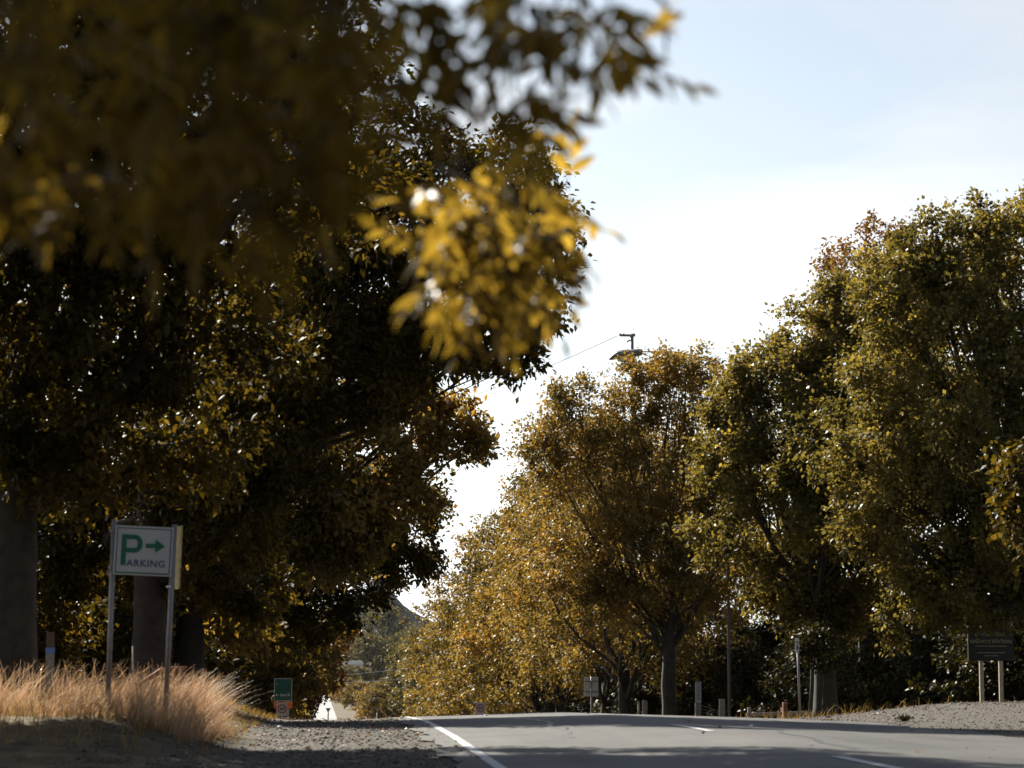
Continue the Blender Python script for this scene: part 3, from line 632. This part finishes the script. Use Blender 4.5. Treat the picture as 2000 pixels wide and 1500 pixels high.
# fallen brown branch
p0 = pt(285, 1322, 33); p1 = pt(365, 1303, 33.5)
t = thing('fallen_branch', (p0.x, 33, p0.z), 'reddish brown dead branch lying in the grass behind the right post', 'branch')
d = p1 - p0; MB().tube([Vector((-.1, 0, -.12)), d * .35 + Vector((0, 0, .04)), d * .7 + Vector((0, 0, .03)), d], [.035, .03, .022, .012], 7).build('bough', M['timber_red'], t)
for i, f in enumerate((.3, .5, .65, .8)): MB().tube([d * f, d * f + Vector((.12, 0.05 * (-1) ** i, -.10 - .02 * i)), d * f + Vector((.22, .1 * (-1) ** i, -.16))], [.012, .009, .004], 5).build('twig', M['timber_red'], t)

# green direction sign with 60 limit in front
def disc_ring(cx, cz, r0, r1, y0, y1, n=28):
    q = MB()
    for i in range(n):
        a, b = 2 * math.pi * i / n, 2 * math.pi * (i + 1) / n
        q.prism([(cx + math.cos(a) * r0, cz + math.sin(a) * r0), (cx + math.cos(b) * r0, cz + math.sin(b) * r0), (cx + math.cos(b) * r1, cz + math.sin(b) * r1), (cx + math.cos(a) * r1, cz + math.sin(a) * r1)], y0, y1)
    return q
def speed_sign(label, px, py, D, wpx):
    s = D / FPX; c = pt(px, py, D); g = Hf(c.x, D)
    t = thing('speed_sign', (c.x, D, g), label, 'sign', 'sixty speed limit signs')
    w = wpx * s; hh = w * 1.33; z = c.z - g
    MB().tube([(0, 0.03, -0.3), (0, 0.03, z + hh * .45)], 0.03, 8).build('post', M['galv'], t)
    p = MB().box((0, -0.012, z), (w, 0.012, hh), bev=0.003).build('panel', M['sign_white'], t)
    disc_ring(0, z + hh * .04, w * .33, w * .45, -0.024, -0.019).build('ring', M['red'], p)
    text_mesh('numerals', '60', w * .46, M['black'], p, (0, -0.021, z + hh * .04), 0.002, 0.006)
speed_sign('white 60 speed limit sign below the green direction sign', 551, 1385.5, 104, 19.5)
speed_sign('shaded 60 speed limit sign standing alone right of the edge line', 938.5, 1384, 108, 18)
def direction_sign():
    D = 106; s = D / FPX; c = pt(553, 1347, D); g = Hf(c.x, D); z = c.z - g
    t = thing('direction_sign', (c.x, D, g), 'dark green street direction board reading East St, left of far road', 'sign')
    w, hh = 35 * s, 44 * s
    for x in (-w * .3, w * .3): MB().tube([(x, 0.04, -0.3), (x, 0.04, z + hh * .4)], 0.03, 8).build('post', M['galv'], t)
    p = MB().box((0, -0.012, z), (w, 0.014, hh), bev=0.003).build('panel', M['dir_green'], t)
    b = MB(); e = 0.022
    for (x, zz, w_, h_) in ((0, hh/2 - .02, w - .04, e), (0, -hh/2 + .02, w - .04, e), (-w/2 + .02, 0, e, hh - .04 - e), (w/2 - .02, 0, e, hh - .04 - e)): b.box((x, -0.022, z + zz), (w_, 0.004, h_))
    b.build('border', M['sign_white'], p)
    text_mesh('lettering', 'East St', 0.16, M['sign_white'], p, (0.09, -0.022, z - hh * .23), 0.002, 0.004)
    MB().prism([(-.34, z - .23), (-.27, z - .18), (-.27, z - .215), (-.2, z - .215), (-.2, z - .245), (-.27, z - .245), (-.27, z - .28)], -0.024, -0.019).build('arrow', M['sign_white'], p)
    text_mesh('route_mark', '◂', 0.14, M['sign_white'], p, (-w * .36, -0.022, z + hh * .27), 0.002) if False else MB().prism([(-.31, z + .25), (-.25, z + .29), (-.25, z + .21)], -0.024, -0.019).build('arrow', M['sign_white'], p)
    o = MB().box((0, -0.012, z - hh / 2 - .16), (w * 1.02, 0.014, .28), bev=.003).build('orange_panel', M['orange'], t)
    st = [( -.27 + (0.055 if k % 2 == 0 else 0.024) * math.sin(k * math.pi / 5), z - hh/2 - .16 + (0.055 if k % 2 == 0 else 0.024) * math.cos(k * math.pi / 5)) for k in range(10)]
    MB().prism(st, -0.024, -0.019).build('star', M['sign_white'], o)
direction_sign()
def give_way(label, px, D, y_top, wpx, front):
    s = D / FPX; c = pt(px, y_top, D); g = Hf(c.x, D); zt = c.z - g; w = wpx * s; hh = w * .87
    t = thing('give_way_sign', (c.x, D, g), label, 'sign')
    yy = (-.012, 0.0)
    MB().tube([(0, .035, -.3), (0, .035, zt)], .03, 8).build('post', M['galv'], t)
    p = MB().prism([(-w/2, zt), (w/2, zt), (0, zt - hh)], -.012, .0).build('panel', M['sign_white'] if front else M['sign_back'], t)
    if front:
        tri = [(-w/2 * .96, zt - .015), (w/2 * .96, zt - .015), (0, zt - hh * .97)]; cx, cz_ = 0, zt - hh / 3
        inn = [(cx + (a - cx) * .72, cz_ + (b - cz_) * .72) for a, b in tri]; q = MB()
        for i in range(3): q.prism([tri[i], tri[(i+1) % 3], inn[(i+1) % 3], inn[i]], -.018, -.013)
        q.build('border', M['red'], p)
        text_mesh('lettering', 'GIVE WAY', w * .1, M['black'], p, (0, -.016, zt - hh * .2), .002)
give_way('grey triangular sign seen from behind against the bright far road', 641, 118, 1383, 10.5, False)
give_way('small white give way triangle right of the far road', 737, 118, 1383, 12, True)
# back of rectangular road sign
def back_sign():
    D = 104; s = D / FPX; c = pt(1155, 1341, D); g = Hf(c.x, D); z = c.z - g; w, hh = 28 * s, 38 * s
    t = thing('road_sign', (c.x, D, g), 'grey back of a rectangular road sign with two brackets before the avenue trunks', 'sign')
    MB().tube([(0, 0.03, -.3), (0, 0.03, z + hh * .5)], .035, 10).build('post', M['galv'], t)
    MB().box((0, .08, z), (w, .012, hh), bev=.003).build('panel', M['sign_back'], t)
    for k in (-.27, .27): MB().box((0, -.018, z + hh * k), (w * .98, .022, .05)).build('bracket', M['lamp'], t)
back_sign()
# slim pole sign on the right verge
def pole_sign():
    D = 66; p = pt(1563, 1412, D); g = Hf(p.x, D); top = pt(1557, 1246, D)
    t = thing('pole_sign', (p.x, D, g), 'slim steel pole with small narrow white sign at top on right verge', 'sign')
    e = top - Vector((p.x, D, g))
    MB().tube([(0.01, 0, -.3), e], .032, 10).build('pole', M['galv'], t)
    Mr = Matrix.Rotation(R(48), 3, 'Z'); s = D / FPX
    o = MB().box((0, 0, 0), (.20, .01, 30 * s), M=Mr, bev=.002).build('panel', M['sign_white'], t); o.location = e + Vector((-.02, -.06, -15 * s))
    q = MB(); q.box((0, -.008, -.05), (.09, .005, .13), M=None).box((0, -.008, .09), (.13, .005, .035))
    m = q.build('symbol', M['black'], o); m.rotation_euler = (0, 0, R(48))
pole_sign()
# gate, posts, fence
for (px, yt, r, mat, lab_, D) in ((1247.5, 1371, .05, 'cream', 'thin pale post left of the thickest trunk', 112), (1259.5, 1368, .11, 'timber', 'thick pale timber post just left of the thickest trunk', 111)):
    simple_post('fence_post', lab_, 'post', px, D, yt, r, mat, box=True)
t, h = simple_post('gate_post', 'tall gate post carrying a narrow patterned panel', 'post', 1363, 96, 1372, .11, 'timber', box=True)
pn = MB().box((0, -.13, h + .40), (.24, .03, .84), bev=.005).build('panel', M['sign_white'], t)
q = MB()
for k in range(5):
    zz = h + .1 + k * .15
    q.prism([(-.09, zz), (-.05, zz), (.09, zz + .12), (.05, zz + .12)], -.152, -.147); q.prism([(.05, zz), (.09, zz), (-.05, zz + .12), (-.09, zz + .12)], -.158, -.153)
q.build('pattern', M['lamp'], pn)
MB().box((0, 0.02, h + .38), (.07, .07, .86)).build('upright', M['timber'], t)
simple_post('gate_post', 'plain cream gate post at the right end of the metal gate', 'post', 1410, 96, 1365, .11, 'cream', box=True)
a, b = pt(1369, 1377, 96), pt(1403, 1388, 96); gz = Hf(a.x, 96)
t = thing('metal_gate', (a.x, 96, gz), 'metal farm gate of thin rails sagging between two gate posts', 'gate')
for k in range(5):
    dz = -k * .13; A = Vector((0, 0, a.z - gz + dz)); B = Vector((b.x - a.x, 0, b.z - gz + dz * .95)); MB().tube([A, (A + B) / 2 - Vector((0, 0, .02)), B], .016, 6).build('rail', M['galv'], t)
for f in (0, 1):
    q = Vector(((b.x - a.x) * f, 0, (a.z + (b.z - a.z) * f) - gz)); MB().tube([q + Vector((0, 0, .02)), q - Vector((0, 0, .6))], .02, 6).build('stile', M['galv'], t)
simple_post('timber_post', 'short reddish timber post left of the slim pole sign', 'post', 1533, 82, 1372, .075, 'timber_red', box=True)
a, b = pt(1458, 1396, 84), pt(1600, 1391, 84); gz = Hf(a.x, 84)
t = thing('rail_fence', (a.x, 84, gz), 'low dark timber rail behind the slim pole sign', 'fence')
MB().box(((b.x - a.x) / 2, 0, (a.z + b.z) / 2 - gz), ((b - a).length, .06, .12), M=Matrix.Rotation(-math.atan2(b.z - a.z, b.x - a.x), 3, 'Y')).build('rail', M['timber'], t)
for f in (0.04, .5, .96): MB().box(((b.x - a.x) * f, .07, (a.z - gz) / 2), (.1, .08, (a.z - gz) + .5)).build('post', M['timber'], t)
p = pt(1596, 1356, 88); gz = Hf(p.x, 88)
t = thing('utility_box', (p.x, 88, gz), 'grey utility cabinet half hidden behind slim saplings', 'cabinet')
MB().box((0, 0, (p.z - gz) / 2 - .1), (.42, .35, p.z - gz + .2), bev=.02).build('cabinet', M['sign_back'], t); MB().box((0, 0, p.z - gz + .03), (.48, .41, .05), bev=.01).build('lid', M['lamp'], t)
for (px, lab_, D, tp) in ((1580, 'slim bare sapling trunk right of the pole sign', 74, 1270), (1605, 'second slim sapling trunk beside the utility cabinet', 77, 1290)):
    p = pt(px, 1400, D); g = Hf(p.x, D); q = pt(px + 6, tp, D)
    t = thing('sapling', (p.x, D, g), lab_, 'tree', 'saplings by the slim pole')
    e = q - Vector((p.x, D, g)); MB().tube([(0, 0, -.2), e * .5 + Vector((.04, 0, 0)), e], [.07, .055, .035], 8).build('trunk', M['bark'], t)
    lb = [((e.x + dx, dy, e.z + dz), (r, r, r * .8)) for dx, dy, dz, r in ((0, 0, .3, .55), (.35, .2, .0, .4), (-.3, -.1, .1, .4))]
    link('crown', crown_mesh('crown', lb, 1500, L=.15, ratio=.6), M['dark'], t)
# station board
def station():
    D = 80; s = D / FPX; c = pt(1935, 1258, D); g = Hf(c.x, D); z = c.z - g; w, hh = 92 * s, 66 * s
    t = thing('station_sign', (c.x, D, g), 'dark railway station board on two cream posts in deep shade', 'sign')
    for px in (1915, 1954): 
        x = (px - 1935) * s; MB().box((x, 0, (z - hh / 2) / 2 - .15), (.13, .13, z - hh / 2 + .3), bev=.012).build('post', M['cream'], t)
    p = MB().box((0, 0, z), (w, .08, hh), bev=.008).build('board', M['station'], t)
    text_mesh('lettering', 'DAYLESFORD', 9.5 * s, M['gold'], p, (-2 * s, -.042, z + 19 * s), .002, .003, 1.05)
    text_mesh('lettering', 'RAILWAY STATION', 9.5 * s, M['gold'], p, (0, -.042, z + 5 * s), .002, .003, 1.0)
    for k, (yy, ww) in enumerate(((-4, 62), (-17, 56), (-23, 28))): MB().box((0, -.043, z + yy * s), (ww * s, .004, .022)).build('rule', M['gold'], p)
station()
# street lamp
def street_lamp():
    D = 101; s = D / FPX; pole_x = pt(1421, 1000, D).x; g = Hf(pole_x, D)
    t = thing('street_lamp', (pole_x, D, g), 'grey cobra-head street lamp on long arm above the golden avenue tree', 'street lamp')
    o = Vector((pole_x, D, g)); L = lambda px, py: pt(px, py, D) - o
    top = L(1421, 735)
    MB().tube([(0, 0, -.4), (0, 0, top.z * .5), top], [.075, .065, .05], 10).build('pole', M['lamp'], t)
    MB().tube([top, L(1400, 704), L(1320, 688), L(1254, 686)], [.045, .04, .035, .03], 8).build('arm', M['galv'], t)
    prof = [(1254, 682, 694), (1246, 681, 696), (1232, 682.5, 699), (1215, 683, 701), (1204, 685.5, 702), (1196, 692, 703), (1190, 699, 703.5)]
    V = []; F = []; n = 10
    for (x, y0, y1) in prof:
        a, b = L(x, y0), L(x, y1); cz_ = (a.z + b.z) / 2; rz = (a.z - b.z) / 2; ry_ = max(.05, rz * 1.15)
        for k in range(n):
            th = 2 * math.pi * k / n; V.append((a.x, math.cos(th) * ry_, cz_ + math.sin(th) * rz))
    for i in range(len(prof) - 1):
        for k in range(n): F.append((i*n+k, i*n+(k+1) % n, (i+1)*n+(k+1) % n, (i+1)*n+k))
    F += [tuple(range(n-1, -1, -1)), tuple(range((len(prof)-1)*n, len(prof)*n))]
    MB().add(V, F, False).build('lamp_head', M['lamp'], t)
    a, b = L(1240, 699.5), L(1206, 702.8)
    MB().tube([a, (a + b) / 2 - Vector((0, 0, .03)), b], [.1, .13, .07], 8).build('diffuser', M['sign_back'], t)
street_lamp()
# power pole top and wires
def power_pole():
    D = 135; px = 1235; p = pt(px, 652, D); g = Hf(p.x, D); o = Vector((p.x, D, g)); s = D / FPX
    t = thing('power_pole', o, 'power pole tip with crossarm and insulators above the golden treetop', 'power pole')
    L = lambda x, y: pt(x, y, D) - o
    MB().tube([(0, 0, -.5), (0, 0, (p.z - g) * .6), L(1234, 652)], [.17, .14, .1], 10).build('pole', M['lamp'], t)
    MB().box(L(1226, 655), (30 * s, .12, .12)).build('crossarm', M['lamp'], t)
    for x in (1211, 1218, 1238): MB().tube([L(x, 655.5), L(x, 651)], [.07, .045], 8).build('insulator', M['lamp'], t)
    MB().tube([L(1235, 664), L(1228, 665), L(1225, 668)], .05, 6).build('bracket', M['galv'], t)
    w = thing('power_line', pt(1205, 656, D), 'thin overhead wire sloping down left from the power pole', 'wire'); o2 = Vector(w.location)
    e = pt(560, 845, 230); a = Vector(o2)
    pts = [a.lerp(e, k / 24) - Vector((0, 0, 1.4 * 4 * (k / 24) * (1 - k / 24))) - o2 for k in range(25)]
    MB().tube(pts, .022, 5, cap=False).build('cable', M['wire'], w)
    for (y0, y1, lab_) in ((1318, 1306, 'upper pale service wire crossing above the far road'), (1330, 1326, 'lower pale service wire crossing before the amber shrubs')):
        a, b = pt(560, y0 + 2, 185), pt(800, y1, 185); w = thing('service_wire', a, lab_, 'wire')
        MB().tube([Vector((0, 0, 0)), (b - a) * .5 - Vector((0, 0, .18)), b - a], .018, 5, cap=False).build('cable', M['galv'], w)
power_pole()

# ------------------------------------------------------------------ near overhanging ash, leaves one by one
def leaflet_mesh(i):
    L, w = 0.072 * (0.9 + .12 * i), 0.026 + .003 * i; n = 7; V = []; F = []
    for k in range(n):
        t = k / (n - 1); ww = w * .5 * (math.sin(math.pi * min(1, t * .93 + .04)) ** .8) * (1 - .25 * t); bend = -0.012 * t * t * (1 + .4 * i)
        V += [(-ww, L * t, bend + ww * .28), (0, L * t, bend), (ww, L * t, bend + ww * .28)]
    for k in range(n - 1):
        b = k * 3; F += [(b, b+1, b+4, b+3), (b+1, b+2, b+5, b+4)]
    return mesh_np('leaflet', V, F, smooth=True, tint=np.full(len(F), .6 + .15 * i))  # tint set high so these leaves look sunlit
def near_tree():
    bx, by = -3.0, 7.0; g = Hf(bx, by)
    t = thing('ash_tree', (bx, by, g), 'near ash tree whose blurred leafy sprays hang into the upper left foreground', 'tree')
    off = Vector((bx, by, g)); P = lambda px, py, D: pt(px, py, D) - off
    w = MB(); w.tube([(0, 0, -.4), (.03, 0, 1.2), (-.04, .05, 2.6), (.05, .0, 4.0), (0.2, 0.1, 6.2)], [.21, .17, .155, .12, .07], 12)
    limb = [Vector((0, .02, 2.55)), P(-100, -190, 5.4), P(350, -170, 5.2), P(800, -140, 5.2), P(1180, -70, 5.1), P(1330, -20, 5.0)]
    w.tube(limb, [.07, .055, .042, .03, .016, .006], 8)
    w.tube([Vector((0, .0, 3.4)), Vector((.8, -.3, 4.1)), Vector((1.9, -.4, 4.5))], [.06, .04, .015], 7)
    w.tube([Vector((0, .0, 3.9)), Vector((-.7, .6, 4.8)), Vector((-1.3, 1.0, 5.6))], [.06, .04, .015], 7)
    cl = [((.4, 1.7, 5.8), (.9, .9, .9)), ((.0, 1.2, 5.6), (.95, .95, .9)), ((.8, 1.2, 5.2), (.72, .72, .6)), ((.0, .0, 6.3), (1.3, 1.3, 1.1)), ((.25, 2.1, 6.6), (.8, .8, .8)), ((1.1, .9, 4.8), (.6, .6, .5)), ((-.8, .6, 5.8), (1.0, 1.0, .9)), ((.2, .9, 7.0), (.9, .9, .7))]
    cm = link('crown', crown_mesh('crown', cl, 60000, L=.085, ratio=.42, per=11, spread=.12, hollow=.2), M['ash'], t)
    trunk = w.build('trunk', M['bark'], t)
    meshes = [leaflet_mesh(i) for i in range(4)]
    for m_ in meshes: m_.materials.append(M['ash'])
    # sprays: (px range, py range, D range, how many compound leaves)
    sp = []
    r_ = random.Random(11)
    def spray(n, fx, fy, d0, d1, keep):
        for _ in range(n): sp.append((fx(), fy(), r_.uniform(d0, d1), keep))
    U = r_.uniform
    for _ in range(190):
        x = U(-120, 720); ymax = 390 - max(0, (x - 560)) * 1.5 - (60 if x < 120 else 0); sp.append((x, U(-140, ymax), U(4.2, 5.6), 0))
    for _ in range(52):
        x = U(760, 1240); ymax = 215 - abs(x - 1010) * .45 + (30 if 960 < x < 1150 else 0); sp.append((x, U(-80, max(10, ymax)), U(4.6, 5.3), 1))
    for _ in range(88):
        a, q = U(0, 6.283), U(0, 1) ** .5; sp.append((940 + math.cos(a) * 160 * q, 442 + math.sin(a) * 150 * q, U(6.3, 7.5), 1))
    for (x, y) in ((1080, 395), (1105, 380), (1115, 440), (1060, 480), (1075, 515), (1010, 520)): sp.append((x, y, 6.7, 1))
    twig = MB(); Vs = []; Fs = []; Ts = []; nb = 0; inst = []
    # hanging shoots that carry the sprays
    for (x0, y0, x1, y1) in ((600, -150, 900, 420), (900, 420, 1010, 600), (850, 330, 1120, 500), (1060, 470, 1120, 470), (900, -130, 1010, 190), (1100, -90, 1120, 150), (1250, -40, 1300, 110), (820, -130, 830, 120), (100, -180, 250, 260), (350, -170, 420, 330), (550, -160, 590, 250)):
        dd = 1.1 if y1 > 400 else 0.0; a, b = P(x0, y0, 5.1 + dd), P(x1, y1, 5.3 + 1.2 * dd); m_ = (a + b) / 2 + Vector((.03, 0, .03)); twig.tube([a, m_, b], [.008, .006, .003], 5)
    extra = []
    for _ in range(0):
        a = U(0, 6.283); q = U(.2, 1.7); extra.append(Vector((math.cos(a) * q + .2, math.sin(a) * q, U(3.9, 6.9))))
    def compound(base, dirv, keep):
        nonlocal nb
        q = dirv.normalized(); up = Vector((r_.gauss(0, .4), r_.gauss(0, .4), 1)); side = q.cross(up).normalized(); nrm = side.cross(q).normalized()
        ln = U(.13, .2); pts = [base + q * ln * f - Vector((0, 0, .03 * f * f)) for f in (0, .5, 1)]
        twig.tube(pts, [.0022, .0018, .001], 4, cap=False)
        for k in range(7):
            f = .35 + .65 * (k // 2) / 3; sgn = 1 if k % 2 else -1
            ax = q.copy() if k == 6 else (q * .75 + side * sgn * .8 + Vector((0, 0, -.25)) + Vector((r_.gauss(0, .15), r_.gauss(0, .15), r_.gauss(0, .15)))).normalized()
            nn = (nrm + Vector((r_.gauss(0, .35), r_.gauss(0, .35), r_.gauss(0, .35)))).normalized()
            sx = ax.cross(nn).normalized(); nn = sx.cross(ax)
            Mt = Matrix((sx, ax, nn)).transposed().to_4x4(); Mt.translation = base + q * ln * f - Vector((0, 0, .03 * f * f))
            inst.append((Mt, r_.randrange(4), keep))
    for (x, y, D, keep) in sp: compound(P(x, y, D), Vector((r_.gauss(.2, .6), r_.gauss(0, .6), r_.gauss(-.45, .5))), keep)
    for e in extra: compound(e, Vector((r_.gauss(0, .6), r_.gauss(0, .6), r_.gauss(-.2, .5))), -1)
    tw = twig.build('twigs', M['bark'], t); tw['kind'] = 'stuff'
    vis = [i for i, a in enumerate(inst) if a[2] == 1]; r_.shuffle(vis); vis = set(vis[:300])
    Vl = [np.array([tuple(v.co) for v in m_.vertices]) for m_ in meshes]; Fl = [np.array([tuple(p.vertices) for p in m_.polygons]) for m_ in meshes]
    for i, (Mt, k, keep) in enumerate(inst):
        if i in vis:
            o = bpy.data.objects.new('leaf', meshes[k]); C.objects.link(o); o.parent = t; o.matrix_local = Mt
        else:
            A = np.array(Mt); Vw = Vl[k] @ A[:3, :3].T + A[:3, 3]; Vs.append(Vw); Fs.append(Fl[k] + nb); nb += len(Vw); Ts.append(np.full(len(Fl[k]), r_.random() * (1.0 if keep == 1 else .55)))  # shade put into the tint: leaves of the upper-left mass stay darker
    o = link('foliage', mesh_np('foliage', np.concatenate(Vs), np.concatenate(Fs), smooth=True, tint=np.concatenate(Ts)), M['ash'], t); o['kind'] = 'stuff'
near_tree()

# ------------------------------------------------------------------ grass, gravel, litter
def grass(name, label, X, Y, h, lean, mat, width=0.007, seeds=True):
    n = len(X); Z = H(X, Y) - 0.02
    a = rng.uniform(0, 2 * np.pi, n); ln = lean + rng.normal(0, .34, n)
    dx = ln + np.cos(a) * .22; dy = np.sin(a) * .25
    P = np.stack([X, Y, Z], 1); side = np.stack([np.cos(a + 1.57), np.sin(a + 1.57), np.zeros(n)], 1)
    Vv = []
    for t, wf in ((0, 1), (.4, .85), (.75, .6), (1.0, .12 if not seeds else .5)):
        c = P + np.stack([dx * h * t ** 1.7, dy * h * t ** 1.7, h * t * (1 - .16 * np.abs(ln) * t)], 1)
        Vv += [c - side * width * wf * .5, c + side * width * wf * .5]
    V = np.stack(Vv, 1).reshape(-1, 3); b = (np.arange(n) * 8)[:, None]
    F = np.concatenate([b + np.array([[0, 1, 3, 2]]), b + np.array([[2, 3, 5, 4]]), b + np.array([[4, 5, 7, 6]])], 0)
    tint = np.tile(np.clip(rng.normal(.5, .25, n), 0, 1), 3)
    o = link(name, mesh_np(name, V, F, tint=tint), M[mat]); tag(o, label, 'grass', kind='stuff')
nt_ = 170; cx_ = np.concatenate([rng.uniform(-4.3, -1.6, nt_ * 2 // 3), rng.normal(-2.0, .28, nt_ // 3)]); cy_ = rng.uniform(29.3, 34.2, len(cx_)); th_ = rng.uniform(.4, 1.2, len(cx_))
k = rng.integers(0, len(cx_), 7500); gx = cx_[k] + rng.normal(0, .09, len(k)); gy = cy_[k] + rng.normal(0, .12, len(k))
hh = np.where(gx > -2.6, .62, .42) * th_[k] * rng.uniform(.45, 1.12, len(k)) * (1 - .55 * sstep(-1.75, -1.25, gx))
k = gx < -1.15
grass('dry_grass', 'tall pinkish dry grass around the parking sign', gx[k], gy[k], hh[k], .30, 'straw', .0055)
k = rng.integers(0, len(cx_), 900); gx = cx_[k] + rng.normal(0, .12, len(k)); gy = cy_[k] + rng.normal(0, .2, len(k)); k = gx < -1.35
grass('seed_stalks', 'taller thin seed stalks rising out of the dry grass', gx[k], gy[k], rng.uniform(.4, .72, k.sum()) * (1 - .35 * sstep(-1.9, -1.4, gx[k])), .28, 'straw', .007)
n = 16000
gx = rng.uniform(-9, -1.2, n); gy = rng.uniform(26.5, 60, n); hh = rng.uniform(.10, .34, n) * (.4 + .6 * sstep(-1.4, -3.2, gx))
grass('verge_grass', 'short rough grass under the left trees', gx, gy, hh, .1, 'grass_low', .009)
n = 5000
gx = rng.uniform(11.5, 24, n); gy = rng.uniform(58, 100, n); k = gx > 11.5
grass('yard_grass', 'dry grass and weeds beyond the right verge', gx, gy, rng.uniform(.08, .35, n), .1, 'grass_low', .014)

def pebbles(name, label, X, Y, s):
    n = len(X); Z = H(X, Y) - 0.02
    base = np.array([[1,0,0],[-1,0,0],[0,1,0],[0,-1,0],[0,0,.7],[0,0,-.5]]); f = np.array([[0,2,4],[2,1,4],[1,3,4],[3,0,4],[2,0,5],[1,2,5],[3,1,5],[0,3,5]])
    a = rng.uniform(0, 6.283, n); ca, sa = np.cos(a), np.sin(a)
    B = base[None] * rng.uniform(.6, 1.3, (n, 1, 3)) * s[:, None, None] + rng.normal(0, .12, (n, 6, 3)) * s[:, None, None]
    x = B[..., 0] * ca[:, None] - B[..., 1] * sa[:, None]; y = B[..., 0] * sa[:, None] + B[..., 1] * ca[:, None]
    V = np.stack([x + X[:, None], y + Y[:, None], B[..., 2] + Z[:, None] + s[:, None] * .25], -1).reshape(-1, 3)
    F = (f[None] + (np.arange(n) * 6)[:, None, None]).reshape(-1, 3)
    o = link(name, mesh_np(name, V, F), M['stone']); tag(o, label, 'gravel', kind='stuff')
n = 9000
px_ = np.concatenate([rng.uniform(-3.0, 1.5, n), rng.uniform(9.5, 17, n)]); py_ = np.concatenate([rng.uniform(23, 50, n), rng.uniform(36, 62, n)])
pebbles('gravel', 'loose grey and tan stones on both gravel shoulders', px_, py_, rng.gamma(2.0, .0045, len(px_)) + .005)
def litter_leaves(name, label, X, Y, L):
    n = len(X); P = np.stack([X, Y, H(X, Y) + .012], 1); a = rng.uniform(0, 6.283, n)
    ax = unit(np.stack([np.cos(a), np.sin(a), rng.normal(0, .25, n)], 1)); nr = unit(rng.normal(0, .35, (n, 3)) + np.array([0, 0, 1]))
    V, F = leaf_quads(P, ax, nr, L * rng.uniform(.6, 1.3, n), L * .55 * np.ones(n))
    o = link(name, mesh_np(name, V, F, tint=rng.random(n)), M['litter']); tag(o, label, 'leaves', kind='stuff')
n = 1300
litter_leaves('leaf_litter', 'fallen leaves on verges and road edge', np.concatenate([rng.uniform(-5, 1.6, n), rng.uniform(9.3, 22, n), rng.uniform(1.6, 9.5, 36)]),
              np.concatenate([rng.uniform(24, 60, n), rng.uniform(44, 84, n), rng.uniform(24, 52, 36)]), .07)
def litter_bit(label, px, py, D, s):
    p = pt(px, py, D); g = Hf(p.x, D); r = random.Random(px)
    V = []; F = []
    n = 6
    for i in range(4):
        for k in range(n):
            th = 2 * math.pi * k / n; rr = s * (.35 + .65 * math.sin(math.pi * (i + .5) / 4)) * r.uniform(.7, 1.2)
            V.append((math.cos(th) * rr * 1.4, math.sin(th) * rr, s * .45 * i * r.uniform(.8, 1.1)))
    for i in range(3):
        for k in range(n): F.append((i*n+k, i*n+(k+1) % n, (i+1)*n+(k+1) % n, (i+1)*n+k))
    F += [tuple(range(n-1, -1, -1)), tuple(range(3*n, 4*n))]
    o = MB().add(V, F).build('paper_scrap', M['paper']); o.location = (p.x, D, g - .015); tag(o, label, 'litter')
litter_bit('crumpled white paper scrap on the left gravel shoulder', 547, 1411, 40, .035)
litter_bit('tiny white scrap on the road crest below the lone speed sign', 949, 1396, 50, .03)
litter_bit('pale scrap lying on the sunlit right lane', 1466, 1440, 35.5, .03)
p = pt(1765, 1413, 45)
t = thing('weed_clump', (p.x, 45, Hf(p.x, 45)), 'small dark weed clump on the right gravel shoulder', 'plant')
link('foliage', crown_mesh('foliage', [((0, 0, .04), (.12, .1, .06)), ((.08, .03, .03), (.08, .08, .05))], 260, L=.05, ratio=.5, spread=.04), M['dark'], t)

# ------------------------------------------------------------------ haze
HAZE = True
if HAZE:
    m = bpy.data.materials.new('haze_air'); m.use_nodes = True; t_ = m.node_tree; t_.nodes.clear()
    vo = t_.nodes.new('ShaderNodeVolumePrincipled'); vo.inputs['Color'].default_value = (0.80, 0.86, 0.95, 1); vo.inputs['Density'].default_value = 1.2e-5; vo.inputs['Anisotropy'].default_value = 0.2
    mo = t_.nodes.new('ShaderNodeOutputMaterial'); t_.links.new(vo.outputs[0], mo.inputs['Volume'])
    o = MB().box((0, 3000, 40), (8200, 6300, 130)).build('haze', m); tag(o, kind='stuff')
    S.cycles.volume_bounces = 0
